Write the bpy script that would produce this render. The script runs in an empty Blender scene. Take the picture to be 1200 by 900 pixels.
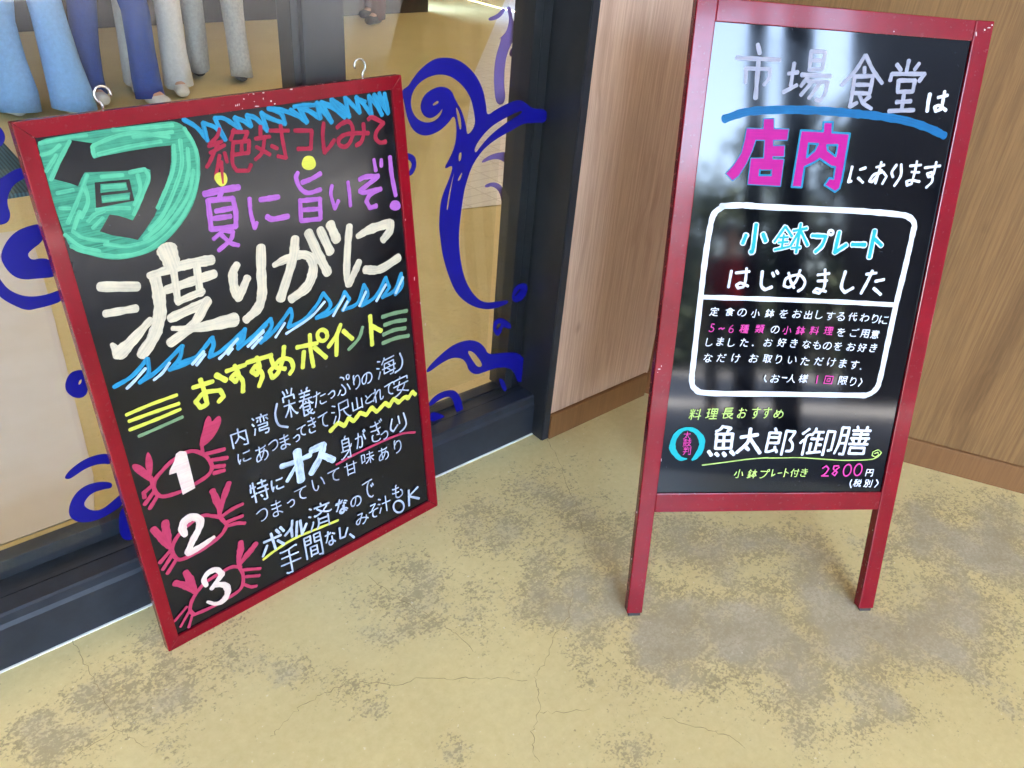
import bpy, bmesh, math, random
from mathutils import Vector, Matrix, noise
from mathutils.geometry import tessellate_polygon

random.seed(7)
scn = bpy.context.scene
COL = scn.collection

# ------------------------------------------------------------------ camera
CAM_LOC = Vector((-1.6010, -1.2303, 1.2700))
YAW, PITCH, ROLL, FOCAL = 0.7431, 0.5747, 0.0872, 946.09 / 1200.0 * 36.0
_f = Vector((math.sin(YAW) * math.cos(PITCH), math.cos(YAW) * math.cos(PITCH), -math.sin(PITCH)))
_r = Vector((math.cos(YAW), -math.sin(YAW), 0.0))
_u = _r.cross(_f)
R_ = _r * math.cos(ROLL) + _u * math.sin(ROLL)
U_ = -_r * math.sin(ROLL) + _u * math.cos(ROLL)
cam_data = bpy.data.cameras.new("camera")
cam = bpy.data.objects.new("camera", cam_data)
COL.objects.link(cam)
cam_data.sensor_width = 36.0
cam_data.lens = FOCAL
cam_data.clip_start = 0.05
cam_data.clip_end = 600.0
m = Matrix((R_, U_, -_f)).transposed().to_4x4()
m.translation = CAM_LOC
cam.matrix_world = m
scn.camera = cam

# ------------------------------------------------------------------ sky and sun
SUN_EL, SUN_AZ = math.radians(50), math.radians(98)      # azimuth clockwise from +Y
world = bpy.data.worlds.new("World")
scn.world = world
world.use_nodes = True
wn = world.node_tree.nodes
wn.clear()
sky = wn.new("ShaderNodeTexSky")
sky.sky_type = 'NISHITA'
sky.sun_disc = False
sky.sun_elevation = SUN_EL
sky.sun_rotation = SUN_AZ
sky.air_density = 1.0
sky.dust_density = 4.0
sky.ozone_density = 1.0
bg = wn.new("ShaderNodeBackground")
bg.inputs["Strength"].default_value = 0.15
wo = wn.new("ShaderNodeOutputWorld")
world.node_tree.links.new(sky.outputs[0], bg.inputs["Color"])
world.node_tree.links.new(bg.outputs[0], wo.inputs["Surface"])
sun_data = bpy.data.lights.new("sun", 'SUN')
sun_data.energy = 4.0
sun_data.angle = math.radians(0.6)
sun_data.color = (1.0, 0.95, 0.88)
sun = bpy.data.objects.new("sun", sun_data)
COL.objects.link(sun)
sd = Vector((math.sin(SUN_AZ) * math.cos(SUN_EL), math.cos(SUN_AZ) * math.cos(SUN_EL), math.sin(SUN_EL)))
sun.rotation_euler = sd.to_track_quat('Z', 'Y').to_euler()
sun.location = sd * 30
vs = scn.view_settings
vs.view_transform = 'Standard'
vs.look = 'None'
vs.gamma = 1.0
vs.use_curve_mapping = False
vs.exposure = 6.25
scn.cycles.max_bounces = 10
scn.cycles.transparent_max_bounces = 24
scn.cycles.use_denoising = True

# ------------------------------------------------------------------ materials
def mat(name):
    m_ = bpy.data.materials.new(name)
    m_.use_nodes = True
    nt = m_.node_tree
    b = nt.nodes["Principled BSDF"]
    return m_, nt, b

def N(nt, kind, **kw):
    n = nt.nodes.new(kind)
    for k, v in kw.items():
        if k in n.inputs.keys() if isinstance(k, str) else False:
            n.inputs[k].default_value = v
        else:
            setattr(n, k, v)
    return n

def texcoord(nt, kind='Object', scale=(1, 1, 1)):
    tc = nt.nodes.new("ShaderNodeTexCoord")
    mp = nt.nodes.new("ShaderNodeMapping")
    mp.inputs["Scale"].default_value = scale
    nt.links.new(tc.outputs[kind], mp.inputs["Vector"])
    return mp.outputs[0]

def noise_tex(nt, vec, scale, detail=4.0, rough=0.55, dist=0.0):
    n = nt.nodes.new("ShaderNodeTexNoise")
    n.inputs["Scale"].default_value = scale
    n.inputs["Detail"].default_value = detail
    n.inputs["Roughness"].default_value = rough
    n.inputs["Distortion"].default_value = dist
    if vec is not None:
        nt.links.new(vec, n.inputs["Vector"])
    return n.outputs["Fac"]

def ramp(nt, fac, stops):
    r = nt.nodes.new("ShaderNodeValToRGB")
    els = r.color_ramp.elements
    while len(els) < len(stops):
        els.new(0.5)
    for e, (p, c) in zip(els, stops):
        e.position = p
        e.color = (c, c, c, 1) if isinstance(c, (int, float)) else (*c, 1)
    nt.links.new(fac, r.inputs[0])
    return r.outputs[0]

def mix(nt, fac, a, b, mode='MIX'):
    x = nt.nodes.new("ShaderNodeMix")
    x.data_type = 'RGBA'
    x.blend_type = mode
    for sock, val in ((0, fac), (6, a), (7, b)):
        if hasattr(val, "is_linked"):
            nt.links.new(val, x.inputs[sock])
        elif sock == 0:
            x.inputs[0].default_value = val
        else:
            x.inputs[sock].default_value = (*val, 1)
    return x.outputs[2]

def math_n(nt, op, a, b=0.0, clamp=False):
    x = nt.nodes.new("ShaderNodeMath")
    x.operation = op
    x.use_clamp = clamp
    for i, val in enumerate((a, b)):
        if hasattr(val, "is_linked"):
            nt.links.new(val, x.inputs[i])
        else:
            x.inputs[i].default_value = val
    return x.outputs[0]

def bump(nt, b, height, strength=0.2, dist=0.002):
    bn = nt.nodes.new("ShaderNodeBump")
    bn.inputs["Strength"].default_value = strength
    bn.inputs["Distance"].default_value = dist
    nt.links.new(height, bn.inputs["Height"])
    nt.links.new(bn.outputs[0], b.inputs["Normal"])

def plain(name, col, rough=0.5, metal=0.0, var=0.12, scale=25.0, spec=0.5):
    """a base colour with a little uneven dirt in it"""
    m_, nt, b = mat(name)
    f = noise_tex(nt, texcoord(nt), scale, 5.0, 0.6)
    lo = tuple(c * (1 - var) for c in col)
    hi = tuple(min(1, c * (1 + var)) for c in col)
    nt.links.new(ramp(nt, f, [(0.3, lo), (0.7, hi)]), b.inputs["Base Color"])
    b.inputs["Roughness"].default_value = rough
    b.inputs["Metallic"].default_value = metal
    b.inputs["Specular IOR Level"].default_value = spec
    return m_

MAT = {}

# concrete with a worn yellow coating; the attribute 'wear' says where it is rubbed off
def make_floor_mat():
    m_, nt, b = mat("coated_concrete")
    at = nt.nodes.new("ShaderNodeAttribute")
    at.attribute_name = "wear"
    v = texcoord(nt)
    coat = ramp(nt, noise_tex(nt, v, 2.2, 5, 0.6), [(0.25, (0.62, 0.51, 0.225)), (0.5, (0.68, 0.572, 0.268)), (0.78, (0.73, 0.64, 0.345))])
    coat = mix(nt, 0.35, coat, ramp(nt, noise_tex(nt, v, 60, 4, 0.7), [(0.3, (0.53, 0.43, 0.21)), (0.7, (0.73, 0.63, 0.36))]))
    wear = at.outputs["Fac"]
    n1 = noise_tex(nt, v, 190, 3, 0.6)
    n2 = noise_tex(nt, texcoord(nt, scale=(1, 1.35, 1)), 75, 4, 0.65, 0.4)
    n3 = noise_tex(nt, v, 17, 5, 0.65)
    gr = math_n(nt, 'ADD', math_n(nt, 'ADD', math_n(nt, 'MULTIPLY', n1, 0.34), math_n(nt, 'MULTIPLY', n2, 0.40)), math_n(nt, 'MULTIPLY', n3, 0.26))
    # broad rubbed patches: soft grey cement showing through
    soft = math_n(nt, 'ADD', math_n(nt, 'MULTIPLY', noise_tex(nt, v, 9, 7, 0.68), 0.55), math_n(nt, 'MULTIPLY', gr, 0.45))
    gm = math_n(nt, 'MULTIPLY', math_n(nt, 'SUBTRACT', math_n(nt, 'ADD', soft, math_n(nt, 'MULTIPLY', wear, 0.95)), 0.695), 4.6, True)
    grey = ramp(nt, noise_tex(nt, v, 8, 7, 0.7), [(0.25, (0.30, 0.25, 0.165)), (0.5, (0.42, 0.375, 0.28)), (0.78, (0.55, 0.51, 0.415))])
    c = mix(nt, math_n(nt, 'MULTIPLY', gm, 0.80), coat, grey)
    # fine pitting full of dirt, thickest round the patches
    wl = math_n(nt, 'MINIMUM', wear, 0.30)
    t = math_n(nt, 'SUBTRACT', math_n(nt, 'ADD', gr, math_n(nt, 'MULTIPLY', wl, 0.47)), 0.598)
    mask = math_n(nt, 'MULTIPLY', t, 14.0, True)
    dirt = ramp(nt, n3, [(0.3, (0.20, 0.155, 0.08)), (0.7, (0.32, 0.26, 0.15))])
    pit = math_n(nt, 'MULTIPLY', mask, math_n(nt, 'SUBTRACT', 0.78, math_n(nt, 'MULTIPLY', gm, 0.5)))
    c = mix(nt, pit, c, dirt)
    film = math_n(nt, 'MULTIPLY', ramp(nt, noise_tex(nt, v, 3.4, 5, 0.65), [(0.42, 0.0), (0.72, 1.0)]), 0.18)
    c = mix(nt, film, c, (0.45, 0.37, 0.20))
    specks = ramp(nt, noise_tex(nt, v, 46, 3, 0.6), [(0.705, 0.0), (0.745, 0.75)])
    c = mix(nt, specks, c, (0.29, 0.22, 0.11))
    pale = ramp(nt, noise_tex(nt, v, 120, 2, 0.5), [(0.72, 0.0), (0.75, 0.6)])
    c = mix(nt, pale, c, (0.80, 0.74, 0.55))
    nt.links.new(c, b.inputs["Base Color"])
    rg = math_n(nt, 'ADD', math_n(nt, 'MULTIPLY', mask, 0.22), 0.36)
    nt.links.new(rg, b.inputs["Roughness"])
    b.inputs["Specular IOR Level"].default_value = 0.4
    bump(nt, b, math_n(nt, 'ADD', math_n(nt, 'MULTIPLY', mask, -0.6), math_n(nt, 'MULTIPLY', n1, 0.5)), 0.35, 0.0010)
    return m_
MAT['floor'] = make_floor_mat()

def make_wood(name, dark, mid, light, rough=0.42, spec=0.35, big_scale=16):
    m_, nt, b = mat(name)
    v = texcoord(nt)
    warp = N(nt, "ShaderNodeVectorMath", operation='ADD')
    nz = nt.nodes.new("ShaderNodeTexNoise")
    nz.inputs["Scale"].default_value = 2.4
    nz.inputs["Detail"].default_value = 3
    nt.links.new(v, nz.inputs["Vector"])
    sc = N(nt, "ShaderNodeVectorMath", operation='SCALE')
    sc.inputs["Scale"].default_value = 0.10
    nt.links.new(nz.outputs["Color"], sc.inputs[0])
    nt.links.new(v, warp.inputs[0])
    nt.links.new(sc.outputs[0], warp.inputs[1])
    mp = nt.nodes.new("ShaderNodeMapping")
    mp.inputs["Scale"].default_value = (1, 1, 0.045)
    nt.links.new(warp.outputs[0], mp.inputs["Vector"])
    big = noise_tex(nt, mp.outputs[0], big_scale, 5, 0.6)
    mp2 = nt.nodes.new("ShaderNodeMapping")
    mp2.inputs["Scale"].default_value = (1, 1, 0.02)
    nt.links.new(v, mp2.inputs["Vector"])
    fine = noise_tex(nt, mp2.outputs[0], 190, 6, 0.75)
    c = ramp(nt, big, [(0.28, dark), (0.45, mid), (0.62, mid), (0.75, light)])
    c = mix(nt, math_n(nt, 'MULTIPLY', ramp(nt, fine, [(0.40, 1.0), (0.58, 0.0)]), 0.55), c, dark)
    # a few knots
    mp3 = nt.nodes.new("ShaderNodeMapping")
    mp3.inputs["Scale"].default_value = (1.0, 1.0, 0.55)
    nt.links.new(warp.outputs[0], mp3.inputs["Vector"])
    vo = nt.nodes.new("ShaderNodeTexVoronoi")
    vo.inputs["Scale"].default_value = 5.5
    nt.links.new(mp3.outputs[0], vo.inputs["Vector"])
    kn = math_n(nt, 'MULTIPLY', ramp(nt, vo.outputs["Distance"], [(0.01, 0.7), (0.075, 0.0)]), ramp(nt, noise_tex(nt, v, 3.1, 2, .5), [(0.50, 0.0), (0.56, 1.0)]))
    c = mix(nt, kn, c, tuple(x * 0.45 for x in dark))
    nt.links.new(c, b.inputs["Base Color"])
    b.inputs["Roughness"].default_value = rough
    b.inputs["Specular IOR Level"].default_value = spec
    bump(nt, b, fine, 0.12, 0.0006)
    return m_
MAT['wood'] = make_wood("wood_laminate", (0.33, 0.205, 0.145), (0.58, 0.40, 0.295), (0.67, 0.49, 0.375))
MAT['wood_brown_shaded'] = make_wood("wood_laminate_brown_shaded", (0.12, 0.060, 0.024), (0.25, 0.134, 0.052), (0.32, 0.185, 0.078), 0.5, 0.15, 11)  # same laminate, browner in hue, with the wall's shade put into the colour
MAT['skirting'] = make_wood("wood_skirting", (0.155, 0.07, 0.026), (0.215, 0.102, 0.038), (0.26, 0.13, 0.052), 0.5, 0.2)

def make_red():
    m_, nt, b = mat("red_painted_wood")
    v = texcoord(nt)
    f = noise_tex(nt, v, 9, 5, 0.6)
    c = ramp(nt, f, [(0.3, (0.165, 0.001, 0.007)), (0.7, (0.235, 0.002, 0.011))])
    gr = noise_tex(nt, texcoord(nt, scale=(30, 30, 30)), 3, 6, 0.7)
    c = mix(nt, math_n(nt, 'MULTIPLY', ramp(nt, gr, [(0.35, 1.0), (0.5, 0.0)]), 0.3), c, (0.15, 0.002, 0.006))
    chips = ramp(nt, noise_tex(nt, v, 34, 3, 0.55), [(0.745, 0.0), (0.755, 1.0)])
    c = mix(nt, chips, c, (0.75, 0.62, 0.60))
    nt.links.new(c, b.inputs["Base Color"])
    nt.links.new(ramp(nt, gr, [(0.3, 0.30), (0.7, 0.18)]), b.inputs["Roughness"])
    b.inputs["Specular IOR Level"].default_value = 0.22
    b.inputs["Coat Weight"].default_value = 0.22
    b.inputs["Coat Roughness"].default_value = 0.08
    bump(nt, b, gr, 0.15, 0.0008)
    return m_
MAT['red'] = make_red()

def make_board(name, rough0, rough1, col):
    m_, nt, b = mat(name)
    v = texcoord(nt)
    sm = noise_tex(nt, texcoord(nt, scale=(1, 2.2, 1)), 5, 6, 0.6, 0.8)
    f2 = noise_tex(nt, v, 120, 3, 0.6)
    c = ramp(nt, sm, [(0.35, col), (0.62, tuple(x * 1.5 + 0.001 for x in col)), (0.80, tuple(x * 4.5 + 0.004 for x in col))])
    dust = ramp(nt, f2, [(0.735, 0.0), (0.76, 0.5)])
    c = mix(nt, dust, c, (0.09, 0.10, 0.115))
    nt.links.new(c, b.inputs["Base Color"])
    nt.links.new(ramp(nt, sm, [(0.3, rough0), (0.75, rough1)]), b.inputs["Roughness"])
    b.inputs["IOR"].default_value = 1.46
    return m_
MAT['chalkboard'] = make_board("chalkboard_black", 0.13, 0.24, (0.003, 0.0036, 0.0055))
MAT['gloss_board'] = make_board("gloss_board_black", 0.045, 0.075, (0.0012, 0.0015, 0.003))

def ink(name, col, streak=0.35, under=(0.03, 0.035, 0.04), rough=0.45):
    """paint marker: streaks run along each stroke (UV x along, y across)"""
    m_, nt, b = mat(name)
    uv = texcoord(nt, 'UV', (9.0, 420.0, 1.0))
    f = noise_tex(nt, uv, 1.0, 4, 0.65)
    g = noise_tex(nt, texcoord(nt), 55, 4, 0.6)
    k = math_n(nt, 'ADD', math_n(nt, 'MULTIPLY', f, 0.65), math_n(nt, 'MULTIPLY', g, 0.35))
    fac = math_n(nt, 'MULTIPLY', ramp(nt, k, [(0.36, 1.0), (0.55, 0.0)]), streak)
    c = mix(nt, fac, col, under)
    nt.links.new(c, b.inputs["Base Color"])
    b.inputs["Roughness"].default_value = rough
    b.inputs["Specular IOR Level"].default_value = 0.12
    bump(nt, b, k, 0.25, 0.0006)
    return m_
INK = {
    'mint': ink("ink_mint", (0.06, 0.30, 0.185), 0.65, (0.012, 0.075, 0.062)),
    'mint_light': ink("ink_mint_light", (0.11, 0.44, 0.265), 0.60, (0.03, 0.19, 0.135)),
    'sky_blue': ink("ink_sky_blue", (0.025, 0.25, 0.44), 0.6, (0.012, 0.085, 0.17)),
    'deep_blue': ink("ink_deep_blue", (0.004, 0.11, 0.28), 0.45, (0.004, 0.055, 0.15)),
    'pale_blue': ink("ink_pale_blue", (0.44, 0.56, 0.70), 0.45, (0.12, 0.22, 0.36)),
    'red_paint': ink("ink_red", (0.34, 0.022, 0.05), 0.5, (0.14, 0.01, 0.022)),
    'crab_red': ink("ink_crab_red", (0.42, 0.04, 0.095), 0.5, (0.22, 0.016, 0.042)),
    'yellow': ink("ink_yellow", (0.58, 0.58, 0.075), 0.40, (0.28, 0.32, 0.07)),
    'dull_green': ink("ink_dull_green", (0.17, 0.27, 0.14), 0.5, (0.07, 0.13, 0.07)),
    'purple': ink("ink_purple", (0.39, 0.125, 0.45), 0.55, (0.22, 0.05, 0.26)),
    'cream': ink("ink_cream", (0.60, 0.525, 0.385), 0.6, (0.27, 0.25, 0.21)),
    'numeral_white': ink("ink_numeral", (0.64, 0.55, 0.46), 0.55, (0.52, 0.24, 0.27)),
    'chalk_white': ink("ink_chalk_white", (0.43, 0.49, 0.59), 0.75, (0.10, 0.125, 0.17)),
    'thin_white': ink("ink_thin_white", (0.31, 0.31, 0.38), 0.5, (0.18, 0.18, 0.24)),
    'streaky_white': ink("ink_streaky_white", (0.50, 0.60, 0.70), 0.85, (0.06, 0.085, 0.12)),
    'board_white': ink("ink_board_white", (0.62, 0.64, 0.71), 0.15, (0.4, 0.42, 0.5)),
    'cyan_outline': ink("ink_cyan_outline", (0.006, 0.18, 0.32), 0.15, (0.01, 0.12, 0.24)),
    'cyan_fill': ink("ink_cyan", (0.010, 0.35, 0.37), 0.35, (0.008, 0.21, 0.32)),
    'magenta': ink("ink_magenta", (0.40, 0.001, 0.20), 0.40, (0.24, 0.0, 0.16)),
    'pink': ink("ink_pink", (0.58, 0.05, 0.28), 0.25, (0.34, 0.02, 0.19)),
    'chip': ink("chipped_paint", (0.62, 0.52, 0.52), 0.3, (0.4, 0.3, 0.3)),
    'lime': ink("ink_lime", (0.42, 0.56, 0.15), 0.30, (0.22, 0.33, 0.09)),
}
MAT['decal'] = plain("decal_blue", (0.002, 0.002, 0.17), 0.45, 0, 0.12, 14, 0.3)
MAT['decal_reflection'] = plain("decal_reflection", (0.15, 0.09, 0.30), 0.6, 0, 0.1)  # purple colour standing for reflections of the blue decals

def make_glass(name, tint=(0.96, 0.98, 0.97), rough=0.0):
    m_, nt, b = mat(name)
    nt.nodes.remove(b)
    out = nt.nodes["Material Output"]
    tr = nt.nodes.new("ShaderNodeBsdfTransparent")
    tr.inputs[0].default_value = (*tint, 1)
    gl = nt.nodes.new("ShaderNodeBsdfGlossy")
    gl.inputs["Roughness"].default_value = rough
    # Schlick reflectance from the angle of view, the same on both faces of the pane
    ge = nt.nodes.new("ShaderNodeNewGeometry")
    dt = nt.nodes.new("ShaderNodeVectorMath")
    dt.operation = 'DOT_PRODUCT'
    nt.links.new(ge.outputs["Normal"], dt.inputs[0])
    nt.links.new(ge.outputs["Incoming"], dt.inputs[1])
    c = math_n(nt, 'ABSOLUTE', dt.outputs["Value"])
    fres = math_n(nt, 'ADD', math_n(nt, 'MULTIPLY', math_n(nt, 'POWER', math_n(nt, 'SUBTRACT', 1.0, c), 5.0), 0.965), 0.035)
    mx = nt.nodes.new("ShaderNodeMixShader")
    nt.links.new(fres, mx.inputs[0])
    nt.links.new(tr.outputs[0], mx.inputs[1])
    nt.links.new(gl.outputs[0], mx.inputs[2])
    nt.links.new(mx.outputs[0], out.inputs["Surface"])
    return m_
MAT['glass'] = make_glass("window_glass")
MAT['black_metal'] = plain("black_anodised", (0.014, 0.015, 0.018), 0.35, 0.0, 0.25, 12)
MAT['sill_metal'] = plain("dark_blue_grey_aluminium", (0.018, 0.022, 0.030), 0.40, 0.0, 0.25, 18, 0.35)
MAT['post_metal'] = plain("blue_black_post", (0.004, 0.006, 0.012), 0.36, 0.0, 0.2, 10)
MAT['caulk'] = plain("white_caulk", (0.80, 0.79, 0.75), 0.6, 0, 0.08)
MAT['steel'] = plain("hook_steel", (0.75, 0.74, 0.74), 0.25, 0.9, 0.06)
MAT['rubber'] = plain("black_rubber", (0.02, 0.02, 0.02), 0.7)

# ------------------------------------------------------------------ mesh helpers
def finish(name, bm, material, parent=None, smooth=False, recalc=True):
    if recalc:
        bmesh.ops.recalc_face_normals(bm, faces=bm.faces)
    me = bpy.data.meshes.new(name)
    bm.to_mesh(me)
    bm.free()
    for mm_ in (material if isinstance(material, (list, tuple)) else [material]):
        me.materials.append(mm_)
    if smooth:
        me.polygons.foreach_set("use_smooth", [True] * len(me.polygons))
    o = bpy.data.objects.new(name, me)
    COL.objects.link(o)
    o.parent = parent
    return o

def empty(name, loc=(0, 0, 0), mw=None):
    o = bpy.data.objects.new(name, None)
    o.empty_display_size = 0.1
    COL.objects.link(o)
    if mw is not None:
        o.matrix_world = mw
    else:
        o.location = loc
    return o

def tag(o, label=None, cat=None, group=None, kind=None):
    for k, v in (("label", label), ("category", cat), ("group", group), ("kind", kind)):
        if v:
            o[k] = v
    return o

def add_box(bm, lo, hi, bevel=0.0):
    x0, y0, z0 = lo
    x1, y1, z1 = hi
    v = [bm.verts.new(p) for p in ((x0, y0, z0), (x1, y0, z0), (x1, y1, z0), (x0, y1, z0), (x0, y0, z1), (x1, y0, z1), (x1, y1, z1), (x0, y1, z1))]
    f = [bm.faces.new([v[i] for i in q]) for q in ((0, 3, 2, 1), (4, 5, 6, 7), (0, 1, 5, 4), (1, 2, 6, 5), (2, 3, 7, 6), (3, 0, 4, 7))]
    if bevel:
        es = list({e for ff in f for e in ff.edges})
        bmesh.ops.bevel(bm, geom=es, offset=bevel, segments=2, affect='EDGES', profile=0.6)

def box(name, lo, hi, material, parent=None, bevel=0.0):
    bm = bmesh.new()
    add_box(bm, lo, hi, bevel)
    return finish(name, bm, material, parent)

def prism(bm, pts, z0, z1, bevel=0.0):
    """outline in x, y drawn out from z0 to z1"""
    a = [bm.verts.new((p[0], p[1], z0)) for p in pts]
    b = [bm.verts.new((p[0], p[1], z1)) for p in pts]
    n = len(pts)
    fs = [bm.faces.new(a[::-1]), bm.faces.new(b)]
    for i in range(n):
        fs.append(bm.faces.new((a[i], a[(i + 1) % n], b[(i + 1) % n], b[i])))
    if bevel:
        es = list({e for ff in fs for e in ff.edges})
        bmesh.ops.bevel(bm, geom=es, offset=bevel, segments=2, affect='EDGES', profile=0.6)

def tube(bm, pts, rad, seg=10, cap=True):
    pts = [Vector(p) for p in pts]
    rads = rad if isinstance(rad, (list, tuple)) else [rad] * len(pts)
    rings = []
    up = Vector((0, 0, 1))
    for i, p in enumerate(pts):
        d = (pts[min(i + 1, len(pts) - 1)] - pts[max(i - 1, 0)]).normalized()
        a = d.cross(up)
        if a.length < 1e-3:
            a = d.cross(Vector((1, 0, 0)))
        a.normalize()
        b = d.cross(a)
        rings.append([bm.verts.new(p + (a * math.cos(t) + b * math.sin(t)) * rads[i]) for t in [2 * math.pi * k / seg for k in range(seg)]])
    for r0, r1 in zip(rings, rings[1:]):
        for k in range(seg):
            bm.faces.new((r0[k], r0[(k + 1) % seg], r1[(k + 1) % seg], r1[k]))
    if cap:
        bm.faces.new(rings[0][::-1])
        bm.faces.new(rings[-1])

# ---- painted strokes and filled shapes, in the board's own plane
def chains(pts, closed_poly):
    """split a stroke at its sharp corners"""
    if closed_poly:
        return [pts]
    out, cur_ = [], [0]
    for i in range(1, len(pts) - 1):
        a = Vector(pts[i]) - Vector(pts[i - 1])
        b = Vector(pts[i + 1]) - Vector(pts[i])
        cur_.append(i)
        if a.length > 1e-9 and b.length > 1e-9 and a.angle(b) > math.radians(62):
            out.append(cur_)
            cur_ = [i]
    cur_.append(len(pts) - 1)
    out.append(cur_)
    return out

def resample(P, W):
    if len(P) == 2:
        n = 6
        return [P[0].lerp(P[1], t / n) for t in range(n + 1)], [W[0] + (W[1] - W[0]) * t / n for t in range(n + 1)]
    Q, V = [], []
    for i in range(len(P) - 1):
        p0 = P[i - 1] if i else P[0] * 2 - P[1]
        p1, p2 = P[i], P[i + 1]
        p3 = P[i + 2] if i + 2 < len(P) else P[-1] * 2 - P[-2]
        n = 6
        for k in range(n):
            t = k / n
            Q.append(0.5 * ((2 * p1) + (p2 - p0) * t + (2 * p0 - 5 * p1 + 4 * p2 - p3) * t * t + (3 * p1 - p0 - 3 * p2 + p3) * t ** 3))
            V.append(W[i] + (W[i + 1] - W[i]) * t)
    Q.append(P[-1])
    V.append(W[-1])
    return Q, V

def ribbon(bm, uvl, P, W, z, rnd):
    Q, V = resample(P, W)
    n = len(Q)
    tot = 0.0
    off = rnd.random() * 50
    sect = []
    for i in range(n):
        d = Q[min(i + 1, n - 1)] - Q[max(i - 1, 0)]
        d = d.normalized() if d.length > 1e-9 else Vector((1, 0))
        s = Vector((-d.y, d.x))
        if i:
            tot += (Q[i] - Q[i - 1]).length
        w = V[i] * 0.5 * (1 + 0.07 * math.sin(tot * 210 + off) + 0.05 * math.sin(tot * 530 + off * 3))
        sect.append((Q[i], s, d, w, tot))
    secs = []
    p, s, d, w, t0 = sect[0]
    for a in (75, 50, 25):
        c, sn = math.cos(math.radians(a)), math.sin(math.radians(a))
        secs.append((p - d * w * sn * 0.75, s, w * c, t0 - w * sn))
    secs += [(p, s, w, t) for p, s, d, w, t in sect]
    p, s, d, w, t1 = sect[-1]
    for a in (25, 50, 75):
        c, sn = math.cos(math.radians(a)), math.sin(math.radians(a))
        secs.append((p + d * w * sn * 0.75, s, w * c, t1 + w * sn))
    prev = None
    for p, s, w, t in secs:
        a, b = p + s * w, p - s * w
        row = (bm.verts.new((a.x, a.y, z)), bm.verts.new((b.x, b.y, z)), t + off, w)
        if prev:
            try:
                f = bm.faces.new((prev[1], row[1], row[0], prev[0]))
                for lp, q in zip(f.loops, ((prev[2], -prev[3]), (row[2], -row[3]), (row[2], row[3]), (prev[2], prev[3]))):
                    lp[uvl].uv = (q[0], q[1] + off)
            except ValueError:
                pass
        prev = row

def fill(bm, polys, to3, uvl=None, sub=0):
    P = [[Vector((q[0], q[1], 0)) for q in poly] for poly in polys]
    tris = tessellate_polygon(P)
    flat = [q for poly in P for q in poly]
    vs_ = [bm.verts.new(to3(q.x, q.y)) for q in flat]
    for t in tris:
        try:
            f = bm.faces.new([vs_[i] for i in t])
            if uvl:
                for lp in f.loops:
                    lp[uvl].uv = (lp.vert.co.x, lp.vert.co.y)
        except ValueError:
            pass
    bmesh.ops.recalc_face_normals(bm, faces=bm.faces)

def pairs(flat, k=1e-4):
    return [(flat[i] * k, flat[i + 1] * k) for i in range(0, len(flat), 2)]

def chaikin(P, n=2):
    for _ in range(n):
        Q = []
        for i in range(len(P)):
            a, b = P[i], P[(i + 1) % len(P)]
            Q.append((a[0] * .75 + b[0] * .25, a[1] * .75 + b[1] * .25))
            Q.append((a[0] * .25 + b[0] * .75, a[1] * .25 + b[1] * .75))
        P = Q
    return P

def paint(board, data, z0):
    """every entry becomes one painted part of the board"""
    rnd = random.Random(3)
    for k, d in enumerate(data):
        bm = bmesh.new()
        uvl = bm.loops.layers.uv.new("UVMap")
        z = z0 + 0.0003 + 0.00012 * k
        for polys in d['p']:
            PP = [pairs(p) for p in polys]
            if d['n'] in ('painted_sun_disc',) and len(PP) > 1:
                PP[0] = chaikin(PP[0], 2)
            if d['n'] in ('crab_drawing', 'paint_dot'):
                PP = [chaikin(p, 2) for p in PP]
            fill(bm, PP, lambda x, y: (x, y, z), uvl)
        for st in d['s']:
            W, mode, flat = st[0], st[1], st[2:]
            pts = [Vector(p) for p in pairs(flat)]
            Ws = [w * 1e-4 for w in W] if isinstance(W, list) else [W * 1e-4] * len(pts)
            if len(Ws) < len(pts):
                Ws += [Ws[-1]] * (len(pts) - len(Ws))
            if mode == 0:
                for i in range(len(pts) - 1):
                    z += 0.000004
                    ribbon(bm, uvl, [pts[i], pts[i + 1]], [Ws[i], Ws[i + 1]], z, rnd)
            else:
                for ch in chains(pts, False):
                    z += 0.000004
                    ribbon(bm, uvl, [pts[i] for i in ch], [Ws[i] for i in ch], z, rnd)
        for f in bm.faces:
            if f.normal.z < 0:
                f.normal_flip()
        o = finish(d['n'], bm, INK[d['m']], board, recalc=False)

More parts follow.
